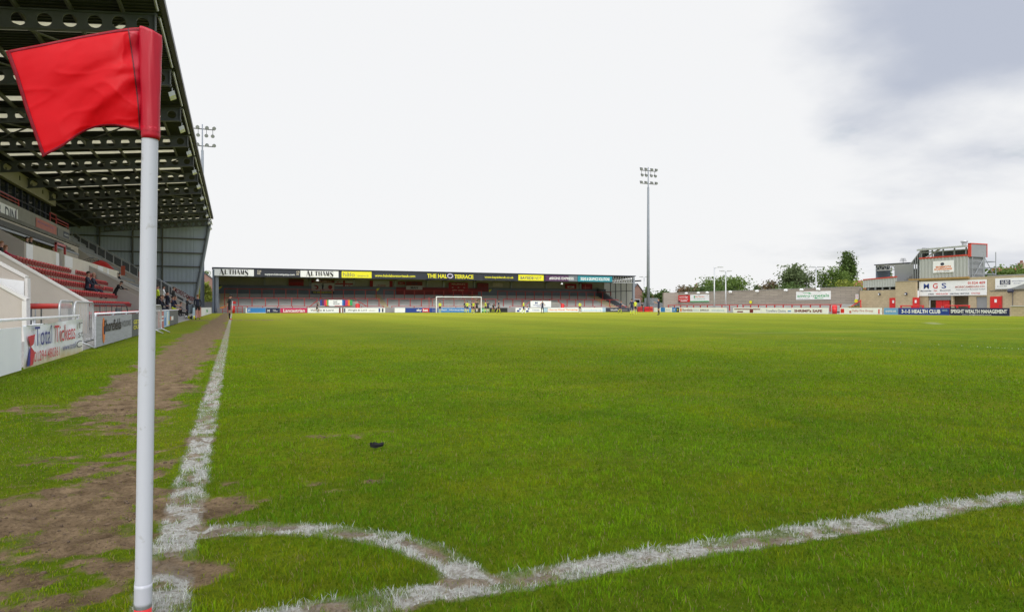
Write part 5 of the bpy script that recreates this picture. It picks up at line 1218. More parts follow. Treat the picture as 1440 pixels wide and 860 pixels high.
# signs on it
wsign(1292.5, 1387.5, 394.5, 415.5, 'large white sign with three big blue and red initials over the openings', 'white', X=HX-.10, texts=[('M',.075,.50,.085,.36,'royal',.015),('G',.22,.50,.075,.36,'bright_red',.015),('S',.355,.50,.07,.36,'royal',.015),('Morecambe',.025,.31,.17,.10,'navy',.02),('Gas',.235,.32,.05,.09,'bright_red',.02),('Showroom',.33,.32,.16,.09,'navy',.02),('01524 409',.74,.72,.24,.17,'bright_red',.02),('MORECAMBEGAS.CO.',.56,.50,.42,.13,'faded_red',.02),('Proud sponsors of Morecambe Football',.57,.34,.41,.08,'ink'),('FIRES',.15,.08,.09,.09,'navy'),('FIRE PLACES',.27,.08,.18,.09,'bright_red',.02),('CENTRAL HEATING',.48,.08,.28,.09,'navy',.02),('STOVES',.79,.08,.12,.09,'bright_red',.02)])
t = wsign(1399.5, 1452, 390.5, 406.5, 'white sign with a dark badge and a wavy lower edge at the right edge', 'white', X=HX-.10, bands=[(.13,.42,.42,.84,'navy')], texts=[('XLBD',.16,.48,.23,.30,'white',.01),('bathroom kitchen bedroom',.46,.66,.46,.13,'pale_ink'),('design',.5,.45,.2,.12,'pale_ink'),('01524 84',.06,.24,.26,.08,'ink')])
a, b_ = yz(1399.5, 406.5, HX-.16), yz(1452, 406.5, HX-.16)
mb = MB().poly([(HX-.19, a[0]+(b_[0]-a[0])*u, a[1]+.02+(.62*ss(.35, 1, u)+.02)*1.0) for u in np.linspace(0, 1, 14)]+[(HX-.19, b_[0], a[1]-.02), (HX-.19, a[0], a[1]-.02)], (.02,0,0)); mb.build('wave_edge', 'clad_mid', t)
# gallery tower
tw = thing('camera_gallery', 'grey clad camera gallery with red trim standing on the block building', 'gallery', (79, 55, 4.1))
GX = 77.15; yR = yz(1361.5, 380, GX)[0]; yL = yz(1293, 380, GX)[0]
zt_r, zt_l = yz(1361, 359.5, GX)[1], yz(1293, 364, GX)[1]; zt = (zt_l+zt_r)/2
zb = yz(1330, 392.5, GX)[1]
corr(GX, yR, yL, zb+.1, zt, zt, .42, .06).build('front_panel', 'clad_pale', tw); MB().box(GX-.04, GX+.08, yR-.05, yL+.05, zt, zt+.16).build('front_trim', 'trim_red', tw)
MB().poly([(GX+.08, yL, zb+.1), (GX+2.6, yL, zb+.1), (GX+2.6, yL, zt), (GX+.08, yL, zt)], (0,-.05,0)).build('left_panel', 'clad_mid', tw); MB().box(GX+.1, GX+2.7, yR-.02, yR+.03, zb+.1, zt).build('right_panel', 'clad_mid', tw)
mk('beam_ochre', (.36,.22,.06), .7)
MB().box(HX-.25, HX-.02, yz(1362, 393, HX-.2)[0], yz(1278, 395, HX-.2)[0], PT-.10, PT+.08).build('deck_beam', 'beam_ochre', tw)
ztop = yz(1361, 343.5, GX)[1]
ze = ztop-.30
MB().box(GX+2.5, GX+2.6, yR, yL, zt+.0, ze).build('back_panel', 'clad_mid', tw)
MB().poly([(GX-.35, yR-.02, ze), (GX-.35, yL+.1, ze), (GX+2.8, yL+.1, ztop+.0), (GX+2.8, yR-.02, ztop+.0)], (0,0,.1)).build('roof', 'clad_mid', tw)
n = 26; mb = MB()
for k in range(n): y = yR+(yL-yR)*k/n; mb.box(GX-.40, GX-.36, y, y+(yL-yR)/n*.55, ze-.02, ze+.20)
mb.box(GX-.355, GX-.34, yR-.02, yL+.1, ze-.02, ze+.18).build('roof_fascia', 'clad_pale', tw)
for y in np.linspace(yR+.3, yL-.2, 5): MB().box(GX+.05, GX+.17, y-.06, y+.06, zt+.16, ze).build('gallery_post', 'steel_grey', tw)
MB().box(GX+.0, GX+.1, yR, yL, ze-.30, ze-.18).build('eaves_beam', 'steel_grey', tw)
MB().tube([(GX+.4, yL-.5, zt+.1), (GX+.6, yL-2.4, zt+1.2)], .10, 6).build('camera_arm', 'white', tw)
# end box of the gallery, on scaffolding
zq = yz(1361, 361, GX)[1]
MB().box(GX-.05, GX+2.7, yR-.32, yR-.03, zq, ztop+.02).build('end_box', 'clad_mid', tw); 
for x in (GX-.09, GX+2.66): MB().box(x, x+.10, yR-.36, yR-.02, zq, ztop+.1).build('box_trim', 'trim_red', tw)
MB().box(GX-.09, GX+2.76, yR-.37, yR-.01, ztop+.02, ztop+.13).build('box_trim', 'trim_red', tw)
# scaffold tower
mb = MB(); xs = (GX+.35, GX+2.4); ys = (yR-.25, yR-1.5)
for x in xs:
    for y in ys: mb.tube([(x, y, 4.02), (x, y, zq+.5)], .05, 6)
for z in np.arange(4.6, zq, .7):
    for y in ys: mb.tube([(xs[0], y, z), (xs[1], y, z)], .04, 5)
    for x in xs: mb.tube([(x, ys[0], z), (x, ys[1], z)], .04, 5)
mb.tube([(xs[0], ys[0], 4.1), (xs[1], ys[0], zq)], .04, 5).tube([(xs[1], ys[1], 4.1), (xs[0], ys[1], zq)], .04, 5)
mb.build('scaffold_frame', 'steel_grey', tw)
# stair flank on the left of the tower
zs0, zs1 = yz(1281, 371, GX+.5)[1], yz(1299, 350, GX+.5)[1]; ya, yb = yz(1281, 371, GX+.5)[0], yz(1297, 350, GX+.5)[0]
MB().poly([(GX+1.6, ya, 4.05), (GX+1.6, ya, zs0), (GX+1.6, yb, zs1), (GX+1.6, yb, 4.05)], (.08,0,0)).build('stair_side', 'clad_dark', tw)
MB().poly([(GX+.5, ya, zs0), (GX+.5, yb, zs1), (GX+.5, yb, zs1+.16), (GX+.5, ya, zs0+.16)], (1.2,0,0)).build('stair_roof', 'clad_mid', tw)
for k in range(4):
    y = yL+.25+k*(ya-yL-.3)/4; MB().box(GX+.4, GX+.5, y-.05, y+.05, 4.05, zs0+(zs1-zs0)*(ya-y)/(ya-yb)).build('stair_post', 'steel_grey', tw)
mb = MB()
for k in range(7): mb.box(GX+.6, GX+1.5, yL+.1+k*.35, yL+.42+k*.35, 4.05, 5.6-.22*k)
mb.build('stair_flight', 'concrete_dark', tw)
t = wsign(1312, 1341, 366.5, 383, 'white sign with orange capitals and a black beast emblem on the grey gallery', 'white', X=GX-.06, texts=[('MAMMOTH',.15,.40,.72,.17,'orange',.03),('SCAFFOLDING',.07,.22,.86,.15,'orange',.04),('01524 388388',.2,.09,.6,.06,'ink')])
p = atX(1325, 371, GX-.08); MB().ball(p, .22, 10, 6, 0, (.1,1.1,.8)).build('emblem', 'ink', t, True)
# rear lattice box and grey wall on the left wing
lx = HX+2.5; y0, y1 = yz(1280, 380, lx)[0], yz(1231.5, 380, lx)[0]; z1 = yz(1255, 372, lx)[1]; z0 = yz(1255, 379, lx)[1]
lb = thing('lattice_shelter', 'open steel lattice shelter behind the left wing of the clubhouse', 'shelter', (lx, (y0+y1)/2, 3.2))
mb = MB(); mb.box(lx, lx+.1, y0, y1, z1-.08, z1+.04); mb.box(lx, lx+.1, y0, y1, z0-.06, z0+.06); n = 7
for k in range(n): a = y0+(y1-y0)*k/n; b_ = y0+(y1-y0)*(k+1)/n; mb.tube([(lx+.05, a, z0), (lx+.05, (a+b_)/2, z1), (lx+.05, b_, z0)], .06, 5)
mb.build('lattice_beam', 'galv', lb); MB().box(lx+2.5, lx+2.6, y0, y0+(y1-y0)*.62, 3.2, z0+.1).build('back_panel', 'clad_mid', lb)
MB().box(lx, lx+2.6, y1-.1, y1, 3.2, z1).build('left_panel', 'clad_dark', lb); MB().box(lx-.2, lx+2.8, y0, y1+.1, z1+.05, z1+.16).build('roof', 'steel_navy', lb)
MB().box(lx-.8, lx-.7, yz(1285, 385, lx)[0]-.5, yz(1264, 385, lx)[0], 4.1, yz(1275, 372, lx)[1]).build('grey_panel', 'clad_mid', lb)
# red rails before the building
for a, b_, lab in ((1266, 1299, 'before the recess door'), (1329, 1364, 'before the dark openings')):
    y1, y0 = atX(a, 431, 74.5).y, atX(b_, 431, 74.5).y; t = thing('crush_barrier', f'short red crush barrier {lab} of the block building', 'barrier', (74.5, (y0+y1)/2, 0), 'red crush barriers before the block building')
    MB().tube([(74.5, y0, 1.05), (74.5, y1, 1.05)], .07, 6).build('rail', 'bright_red', t)
    for y in (y0+.1, (y0+y1)/2, y1-.1): MB().box(74.43, 74.57, y-.06, y+.06, 0, 1.05).build('post', 'bright_red', t)
# roof vent
p = atX(1356, 341, GX+1.5); t = thing('roof_vent', 'small metal vent cowl on the gallery roof', 'vent', p); MB().tube([p+Vector((0,0,-.35)), p+Vector((0,0,.1))], .25, 10).build('pipe', 'galv', t); MB().ball(p+Vector((0,0,.1)), .4, 10, 6, 0, (1,1,.5)).build('cowl', 'galv', t, True)
p = atX(1270, 368, HX+4); t = thing('antenna', 'small aerial on the roof beside the lattice shelter', 'aerial', p); MB().tube([(p.x, p.y, p.z-1.2), p+Vector((0,0,.4))], .035, 5).build('mast', 'steel_dark', t)
mb = MB(); [mb.tube([p+Vector((0,-.5+.05*k,.05+.12*k)), p+Vector((0,.5-.05*k,.10+.12*k))], .025, 4) for k in range(4)]; mb.build('elements', 'steel_dark', t)
# ================================================================== beyond the ground: corner clutter, lamp posts, houses, trees
def lamp_post(label, px, ptop, d, kind):
    p = atD(px, ptop, d); t = thing('lamp_post', label, 'lamp post', (p.x, p.y, 0), 'street lamps beyond the wall')
    MB().tube([(p.x, p.y, 0), (p.x, p.y, p.z*.3), (p.x, p.y, p.z)], [.14, .11, .09], 8).build('pole', 'galv', t, True)
    e = Vector((CA, -SA, 0))
    if kind == 'T':
        MB().tube([p-e*.75+Vector((0,0,.08)), p+e*.75+Vector((0,0,.08))], .05, 5).build('arm', 'galv', t)
        for s in (-1, 1): MB().obox(p+e*s*.62+Vector((0,0,.14)), e*.36, Vector((SA,CA,0))*.16, Vector((0,0,.07))).build('lamp_head', 'galv', t)
    else:
        MB().tube([p-Vector((0,0,.5)), p+e*.12+Vector((0,0,-.1)), p+e*.5]+[p+e*.9], .06, 6).build('arm', 'galv', t, True); MB().obox(p+e*1.0, e*.42, Vector((SA,CA,0))*.16, Vector((0,0,.08))).build('lamp_head', 'galv', t)
lamp_post('slim double headed lamp post left of the tall floodlight mast', 905.8, 390, 140, 'T'); lamp_post('curved single headed lamp post before the big tree', 1004.5, 375.5, 112, 'L'); lamp_post('double headed lamp post just right of the curved one', 1020.5, 382, 112, 'T'); lamp_post('double headed lamp post between two trees behind the wall', 1147.5, 376.5, 108, 'T')
t = thing('palisade_fence', 'grey palisade fence between the terrace corner and the block wall', 'fence', (71, 112, 0))
mb = MB(); x0, x1 = atY(893, 430, 112.5).x, atY(934, 430, 112.5).x; k = 0
while x0+k*.24 < x1: mb.box(x0+k*.24, x0+k*.24+.15, 112.5, 112.54, 0, 1.75+(.9 if 8 < k < 22 else 0)); k += 1
mb.build('pales', 'steel_grey', t)
for z in (.5, 1.5): MB().box(x0, x1, 112.55, 112.6, z, z+.08).build('rail', 'steel_dark', t)
for q0, q1, m, lab in ((896.5, 903, 'barrier_red', 'dull red crowd barrier behind the far right corner'), (906, 912, 'bright_red', 'bright red plastic barrier left of the floodlight mast'), (912.5, 917.5, 'orange_red', 'orange red plastic barrier at the foot of the floodlight mast')):
    if m == 'orange_red': mk('orange_red', (.55,.06,.02), .5)
    x0, x1 = atY(q0, 430, 108.2).x, atY(q1, 430, 108.2).x; t = thing('plastic_barrier', lab, 'barrier', ((x0+x1)/2, 108.2, 0), 'red barriers in the far right corner')
    MB().poly([(x0, 108.0, 0), (x1, 108.0, 0), (x1-.06, 108.0, .95), (x0+.06, 108.0, .95)], (0,.3,0)).build('body', m, t); MB().box(x0+.1, x1-.1, 107.985, 107.998, .35, .65).build('inset', 'banner_red', t)
def house(label, cx, cy, w_, dp, eaves, ridge, rz, wallm='brick', roofm='slate', chim=True, name='house'):
    t = thing(name, label, 'house', (0,0,0))
    MB().poly([(-w_/2,-dp/2,0),(w_/2,-dp/2,0),(w_/2,-dp/2,eaves),(0,-dp/2,ridge),(-w_/2,-dp/2,eaves)], (0,dp,0)).build('wall', wallm, t)
    mb = MB()
    for s in (-1, 1): mb.poly([(0,-dp/2-.2,ridge+.08),(s*(w_/2+.3),-dp/2-.2,eaves-.10),(s*(w_/2+.3),dp/2+.2,eaves-.10),(0,dp/2+.2,ridge+.08)], (0,0,.14))
    r = mb.build('roof', roofm, t)
    if chim:
        MB().box(-.45,.45,-dp*.3-.4,-dp*.3+.4,ridge-.5,ridge+1.1).build('chimney', wallm, r)
        c = MB()
        for x in (-.22,.22): c.tube([(x,-dp*.3,ridge+1.1),(x,-dp*.3,ridge+1.5)], .11, 8)
        c.build('chimney_pot', 'tile_red', r)
    f = MB().box(-.6,.6,-dp/2-.03,-dp/2+.1,eaves*.55,eaves*.55+1.1).build('window', 'white', t); MB().box(-.5,.5,-dp/2-.05,-dp/2-.03,eaves*.55+.1,eaves*.55+1.0).build('pane', 'glass_dark', f)
    t.location = (cx, cy, 0); t.rotation_euler.z = rz; return t
p = atD(287, 430, 140); house('brown brick house with a slate gable roof seen between the two stands', p.x-1.2, p.y, 12, 9, 4.2, 8.6, R(0), chim=False)
p = atD(897, 430, 146); house('brick house with a grey roof beside the end of the covered terrace', p.x-1.6, p.y, 4.5, 7, 2.6, 5.6, R(-12), chim=False)
p = atD(912, 430, 175); house('small red roofed house behind the slim lamp post', p.x-.6, p.y, 3.2, 5, 2.2, 3.6, R(0), roofm='tile_red', chim=False)
p = atD(970, 430, 160); house('house with a red tiled roof and tall chimney behind the block wall', p.x, p.y, 5.5, 5, 3.4, 5.0, R(60), roofm='tile_red')
p = atD(1203, 430, 150); house('low dark red roof behind the hedge near the clubhouse', p.x, p.y, 5, 4, 4.8, 6.5, R(60), roofm='tile_red', chim=False)
p = atD(1413, 430, 120); house('red tiled house with a chimney behind the hedge on the far right', p.x+1.5, p.y, 8, 6, 4.0, 7.6, R(60), roofm='tile_red')
def leafmat(name, c1, c2):
    m = mat(name, c1, .7, .35, .9, trans=.3); mx = [n for n in m.node_tree.nodes if n.type == 'MIX'][0]; mx.inputs[6].default_value = (*c2, 1); mx.inputs[7].default_value = (*c1, 1); M[name] = m
leafmat('leaf_mid', (.15,.23,.035), (.06,.11,.018)); leafmat('leaf_dark', (.10,.165,.03), (.04,.075,.016)); leafmat('leaf_yellow', (.26,.29,.03), (.13,.17,.02)); leafmat('leaf_rust', (.18,.125,.06), (.08,.07,.03)); leafmat('leaf_grey', (.16,.21,.085), (.07,.105,.035))
def tree(label, px, ptop, pw, d, m, name='tree', low=0.0, n=2600, squash=1.0, lean=0.0, gap=.55, grp='trees beyond the ground', leaf=.36, seed=0):
    rnd = random.Random(seed*13+int(px)); top_ = atD(px, ptop, d); h = top_.z; wd = pw*d/FPX/2
    t = thing(name, label, 'tree' if 'tree' in name or 'poplar' in name else 'bush', (top_.x, top_.y, 0), grp)
    x0, y0 = top_.x, top_.y; z0 = max(.2, h*low)
    cl = []
    for k in range(26):
        while 1:
            a, b_, c = (rnd.uniform(-1, 1) for _ in range(3))
            if .15 < a*a+b_*b_+c*c < 1: break
        tap = 1-.25*max(0, c)
        cl.append(Vector((x0+a*wd*.88*tap+lean*(c+1)*wd*.3, y0+b_*wd*.8, z0+(h-z0)*(.5+.46*c))))
    mb = MB(); mb.tube([(x0, y0, 0), (x0+.1, y0, z0*.6+.5), (x0+lean*wd*.2, y0, z0+(h-z0)*.55), (x0+lean*wd*.5, y0, h*.93)], [.26, .2, .12, .03], 7)
    for c in cl[:11]:
        b0 = Vector((x0, y0, z0*.7+(c.z-z0)*.35+.3)); mb.tube([b0, (b0+c)/2+Vector((0,0,.25)), c], [.09, .055, .015], 5)
    mb.build('trunk', 'bark', t, True)
    lf = MB(); R0 = max(wd, .5)*.36; vert = max(.3, (h-z0)*.16)
    for i in range(int(n*1.25)):
        c = cl[rnd.randrange(len(cl))]
        g = Vector((rnd.gauss(0, .52), rnd.gauss(0, .52), rnd.gauss(0, .52)))*(1.0 if rnd.random() < .86 else 1.75); p = c+Vector((g.x*R0, g.y*R0, g.z*vert*1.2))
        if p.z > h+.2: p.z = h-rnd.random()*.5
        if p.z < z0*.8: continue
        s = leaf*1.45*rnd.uniform(.5, 1.25); a = Vector((rnd.gauss(0,1), rnd.gauss(0,1), rnd.gauss(0,.7))).normalized(); b_ = a.orthogonal().normalized(); b_.rotate(Quaternion(a, rnd.uniform(0, 6.28)))
        cc = a.cross(b_)
        lf.add([p-a*s*.5, p+b_*s*.28+cc*s*.08, p+a*s*.5, p-b_*s*.28+cc*s*.08], [(0,1,2,3)])
    lf.build('crown', m, t); return t
tree('dark green bush at the foot of the tall floodlight mast', 931, 407, 26, 136, 'leaf_dark', n=1500, low=.1, seed=1); tree('green bush between the lamp post and the floodlight mast', 910, 404, 16, 138, 'leaf_mid', n=900, low=.1, seed=2)
tree('large rounded tree behind the two street lamps', 1014, 388.5, 78, 150, 'leaf_mid', n=6500, low=.25, seed=3, leaf=.42); tree('low brownish hedge tree before the chimney house', 968, 402, 40, 142, 'leaf_rust', name='bush', n=2600, low=.2, seed=4)
tree('dark low bush under the large rounded tree', 1000, 403, 60, 138, 'leaf_dark', name='bush', n=2600, low=.1, seed=31)
tree('reddish thin tree behind the middle of the wall', 1084, 392, 28, 135, 'leaf_rust', n=1300, low=.3, seed=5); tree('tiny wind bent tree on the skyline', 1065, 402, 12, 150, 'leaf_grey', n=420, low=.4, seed=6)
tree('wind swept pale green tree left of the lone lamp post', 1119, 372, 46, 132, 'leaf_grey', n=3600, low=.25, lean=.5, seed=7, leaf=.38); tree('dark bush under the wind swept tree', 1118, 396, 60, 124, 'leaf_dark', name='bush', n=2600, low=.1, seed=8)
tree('leafy green tree right of the lone lamp post', 1170, 375, 46, 134, 'leaf_mid', n=3600, low=.2, lean=.3, seed=9); tree('tall narrow tree rising above its neighbours behind the wall', 1191, 354, 26, 140, 'leaf_dark', name='poplar_tree', n=3400, low=.3, lean=.35, seed=10)
tree('yellow green hedge running up to the clubhouse', 1190, 394, 60, 120, 'leaf_yellow', name='bush', n=2600, low=.1, seed=11); tree('green hedge behind the scaffold tower', 1374, 376, 30, 108, 'leaf_mid', name='bush', n=1700, low=.1, seed=12)
tree('tree showing through the lattice shelter', 1249, 379, 16, 110, 'leaf_mid', n=800, low=.3, seed=14)
tree('broad green hedge on the skyline at the far right', 1425, 374, 66, 104, 'leaf_mid', name='bush', n=4500, low=.15, seed=15); tree('low green bush between the scaffold and the broad hedge', 1392, 386, 30, 106, 'leaf_dark', name='bush', n=1300, low=.1, seed=16)
tree('yellow green bush in the gap between the two stands', 290, 398, 22, 122, 'leaf_yellow', name='bush', n=2600, low=.02, seed=17, leaf=.28); tree('green tree behind the brown brick house', 288, 381, 26, 165, 'leaf_mid', n=1800, low=.3, seed=18)
MB_ = MB().box(atY(279, 430, 118).x, atY(299, 430, 118).x, 118, 118.2, 0, 1.7); t = thing('garden_fence', 'grey timber fence below the bush between the stands', 'fence', atY(289, 430, 118)); t.location.z = 0; MB_.build('boards', 'concrete_dark', t)
# ================================================================== people
PEOPLE = []
def person(label, x, y, face, H=1.75, kit=None, pose=None, hair='hair_dark', z=0.0, group=None, hairstyle='short', cap=None):
    """face: heading of the chest in degrees (0 = +Y, 90 = +X)"""
    PEOPLE.append((label, x, y, z, face, H, kit or {}, pose or {}, hair, group, hairstyle, cap))
def make_people():
    built = []
    for (label, x, y, z, face, H, kit, po, hair, group, hs, cap) in PEOPLE:
        s = H/1.78; J = []; Rd = []; E_ = []; tagb = {}
        def add(p, r, par=None, reg='shirt'):
            J.append(Vector(p)); Rd.append(r); i = len(J)-1
            if par is not None: E_.append((par, i)); tagb[(par, i)] = reg
            return i
        lean = R(po.get('lean', 0)); tw = po.get('twist', 0)
        sp = Vector((0, math.sin(lean), math.cos(lean))); pel = Vector((0, 0, .93))
        up = lambda d, dx=0, f=0: pel + sp*d + Vector((dx, 0, 0)) + Vector((0, math.cos(lean), -math.sin(lean)))*f
        P0 = add(pel, (.15, .105), None); B1 = add(up(.20), (.135, .095), P0); B2 = add(up(.38), (.155, .105), B1); B3 = add(up(.50), (.13, .085), B2)
        N0 = add(up(.57, 0, .01), (.055, .055), B3, 'skin')
        nod = R(po.get('nod', 0)); hd = Vector((0, math.sin(lean+nod), math.cos(lean+nod)))
        h0 = up(.57, 0, .01)+hd*.075+Vector((0,.015,0)); H1 = add(h0, (.070, .078), N0, 'skin'); H2 = add(h0+hd*.09, (.078, .092), H1, 'skin'); H3 = add(h0+hd*.155, (.058, .070), H2, 'skin')
        hands = []
        for sd in (-1, 1):
            sw, ou, el, rot = po.get('armL' if sd < 0 else 'armR', po.get('arm', (5, 8, 15, 0)))
            sh = add(up(.475, sd*.175), (.062, .062), B3)
            sw_, ou_ = R(sw)+0*lean, R(ou); d = Vector((sd*math.sin(ou_), math.sin(sw_)*math.cos(ou_), -math.cos(sw_)*math.cos(ou_)))
            e_ = J[sh]+d*.29; ei = add(e_, (.043, .043), sh, 'sleeve')
            a2 = sw_+R(el); inn = R(rot); d2 = Vector((sd*math.sin(ou_*.4)-sd*math.sin(inn), math.sin(a2)*math.cos(inn), -math.cos(a2)*math.cos(inn))).normalized()
            w_ = add(e_+d2*.25, (.029, .025), ei, 'forearm'); k = add(e_+d2*.33, (.036, .018), w_, 'skin'); hands.append((e_+d2*.33, d2, sd))
        feet = []
        for sd in (-1, 1):
            th, kn, ou = po.get('legL' if sd < 0 else 'legR', po.get('leg', (2, 4, 4)))
            hp = add(pel+Vector((sd*.085, 0, -.06)), (.092, .092), P0, 'shorts'); t_ = R(th); o_ = R(ou)
            d = Vector((sd*math.sin(o_), math.sin(t_)*math.cos(o_), -math.cos(t_)*math.cos(o_))); m_ = add(J[hp]+d*.22, (.080, .082), hp, 'shorts'); kk = J[hp]+d*.42; ki = add(kk, (.052, .055), m_, 'thigh')
            a2 = t_-R(kn); d2 = Vector((sd*math.sin(o_)*.4, math.sin(a2), -math.cos(a2))); cf_ = add(kk+d2*.15, (.052, .055), ki, 'shin'); an = kk+d2*.40; ai = add(an, (.034, .037), cf_, 'shin')
            fa = a2+R(po.get('toe', 0)); ft = an+Vector((0, math.cos(fa)*.05, math.sin(fa)*.05-.045)); hl = add(ft, (.038, .036), ai, 'shoe'); toe = add(ft+Vector((0, math.cos(fa)*.13, math.sin(fa)*.13-.006)), (.036, .024), hl, 'shoe'); feet += [J[hl].z-.036, J[toe].z-.024]
        dz = -min(feet) if not po.get('sit') else po['sit']/s-pel.z
        me = bpy.data.meshes.new('person'); me.from_pydata([tuple((p+Vector((0,0,dz)))*s) for p in J], E_, [])
        o = bpy.data.objects.new('person', me); COL.objects.link(o)
        o.modifiers.new('skin', 'SKIN'); sb = o.modifiers.new('sub', 'SUBSURF'); sb.levels = 1; sb.render_levels = 1
        for i, r in enumerate(Rd):
            sv = me.skin_vertices[0].data[i]; sv.radius = (r[0]*s, r[1]*s); sv.use_root = (i == 0)
        built.append((o, J, E_, tagb, dz, s, hands, (h0, hd), feet))
    bpy.context.view_layer.update(); dg = bpy.context.evaluated_depsgraph_get()
    for (o, J, E_, tagb, dz, s, hands, head, feet), (label, x, y, z, face, H, kit, po, hair, group, hs, cap) in zip(built, PEOPLE):
        me = bpy.data.meshes.new_from_object(o.evaluated_get(dg)); n = len(me.vertices)
        co = np.empty(n*3, 'f'); me.vertices.foreach_get('co', co); co = co.reshape(n, 3)
        mb = MB(); mb.v = [tuple(v) for v in co]; fs = [list(p.vertices) for p in me.polygons]
        K = dict(shirt='kit_navy', shorts='kit_black', shin='kit_black', shoe='black', sleeve=None, forearm='skin', thigh='skin', skin='skin'); K.update(kit); K['sleeve'] = K['sleeve'] or K['shirt']
        names = sorted(set(K.values())); ix = {k: i for i, k in enumerate(names)}
        segs = [(np.array((J[a]+Vector((0,0,dz)))*s), np.array((J[b]+Vector((0,0,dz)))*s), tagb[(a,b)]) for a, b in E_]
        cen = np.array([co[f].mean(0) for f in fs]); best = np.full(len(fs), 1e9); reg = np.zeros(len(fs), int)
        for i, (a, b_, r) in enumerate(segs):
            d = b_-a; t = np.clip(((cen-a) @ d)/max(1e-9, d @ d), 0, 1); dist = np.linalg.norm(cen-(a+t[:,None]*d), axis=1)
            u = dist < best; best[u] = dist[u]; reg[u] = i
        waist = (.93+.06+dz)*s
        for f, r, c in zip(fs, reg, cen):
            rg = segs[r][2]
            if rg == 'shirt' and c[2] < waist-.02 and po.get('lean', 0) < 40: rg = 'shorts'
            mb.f.append(f); mb.m.append(ix[K[rg]])
        off = Vector((0,0,dz)); sk = ix['skin']
        for p, d, sd in hands:                       # four unequal fingers and a thumb, slightly curled, rooted in the palm
            side = Vector((0,1,0)).cross(d).normalized() if abs(d.y) < .9 else Vector((1,0,0)); pn = d.cross(side).normalized()
            for q, L_ in zip((-.026, -.009, .009, .025), (.060, .074, .068, .052)):
                a = (p+off+side*q)*s; mb.tube([a, a+(d*L_*.55+pn*.006)*s, a+(d*L_+pn*.022)*s], [.0095*s, .0085*s, .0065*s], 5, sk)
            a = (p+off-d*.04+side*.03*(-sd))*s; mb.tube([a, a+(side*(-sd)*.028+d*.03)*s, a+(side*(-sd)*.030+d*.058)*s], [.011*s, .010*s, .008*s], 5, sk)
        h0, hd = head; c = (h0+off+hd*.06)*s; fw = Vector((0, math.cos(math.atan2(hd.y, hd.z)), -math.sin(math.atan2(hd.y, hd.z))))
        mb.tube([c+fw*.085*s+hd*.03*s, c+fw*.115*s-hd*.01*s, c+fw*.088*s-hd*.02*s], [.008*s, .016*s, .010*s], 6, sk)     # nose
        for sd in (-1, 1): mb.ball(c+Vector((sd*.082*s, 0, 0)), .026*s, 6, 5, sk, (.45, .8, 1.2))                             # ears
        dk = len(names); names.append('hair_dark')
        for sd in (-1, 1): mb.ball(c+fw*.086*s+Vector((sd*.032*s,0,0))+hd*.032*s, .011*s, 6, 4, dk, (1.2,.6,.8))         # eyes
        lp = len(names); names.append('faded_red'); mb.ball(c+fw*.088*s-hd*.045*s, .02*s, 6, 4, lp, (1.3,.5,.4))
        bpy.data.objects.remove(o); r = mb.build('person', names, None, True)
        hb = MB(); hc = c+hd*.055*s-fw*.012*s
        vs0 = len(hb.v); hb.ball((0,0,0), .098*s, 12, 7, 0, (.92, 1.05, 1.0)); rot = Vector((0,0,1)).rotation_difference((hd-fw*.35).normalized()).to_matrix()
        keep = [tuple(hc+rot @ Vector(v)) for v in hb.v]; fz = [f for f in hb.f if sum(hb.v[i][2] for i in f)/4 > -.02*s]; hb.v = keep; hb.f = fz; hb.m = [0]*len(fz)
        if hs == 'long': hb.tube([hc-fw*.07*s, hc-fw*.10*s-hd*.12*s, hc-fw*.08*s-hd*.22*s], [.07*s, .075*s, .04*s], 8)
        hb.build('hair', hair, r, True)
        if cap:
            cb = MB(); cb.ball((0,0,0), .106*s, 12, 6, 0, (.95,1.05,.85), True); cb.v = [tuple(hc+hd*.012*s+Vector(v)) for v in cb.v]
            cb.obox(hc+fw*.13*s+hd*.012*s, Vector((.07*s,0,0)), fw*.05*s, hd*.008*s); cb.build('cap', cap, r, True)
        r.location = (x, y, z); r.rotation_euler.z = -R(face); tag(r, label, 'person', group)
NV = dict(shirt='kit_navy', shorts='kit_navy', shin='kit_yellow', shoe='black'); YL = dict(shirt='kit_yellow', shorts='kit_navy', shin='kit_yellow', shoe='white'); BK = dict(shirt='kit_black', shorts='kit_black', shin='kit_black', shoe='black')
RUN = dict(lean=14, armL=(55,12,80,0), armR=(-45,12,75,0), legL=(-25,55,3), legR=(40,35,3)); WALK = dict(armL=(18,8,25,0), armR=(-16,8,20,0), legL=(-14,12,3), legR=(16,8,3)); HIP = dict(arm=(-22,38,75,35), leg=(0,3,8)); STAND = {}
PG = 'players and officials far off round the goal'
def at(px, d): v = atD(px, HZ, d); return v.x, v.y
x, y = at(322.5, 48.5); person('linesman in black kit and cap holding an orange flag behind his back', x, y, 85, 1.76, dict(BK, shoe='bright_red'), dict(nod=22, lean=2, armR=(-30,8,10,0), armL=(-28,8,8,0), leg=(2,2,2)), 'hair_dark', cap='kit_black')
LX, LY = x, y
x, y = at(445.7, 103); person('player in dark kit running to the right in front of the white board', x, y, 80, 1.7, dict(shirt='kit_black', shorts='kit_black', shin='skin', shoe='white'), RUN)
x, y = at(618.7, 106); person('yellow shirted goalkeeper standing just inside the left post', x, y, 190, 1.75, dict(YL, shorts='kit_black'), STAND)
x, y = at(653.9, 105); person('navy player half hidden behind a yellow player in the goal mouth', x, y, 150, 1.75, NV, WALK)
x, y = at(657.2, 101); person('yellow player with back turned in the goal mouth', x, y, 10, 1.74, dict(YL, shoe='orange'), HIP)
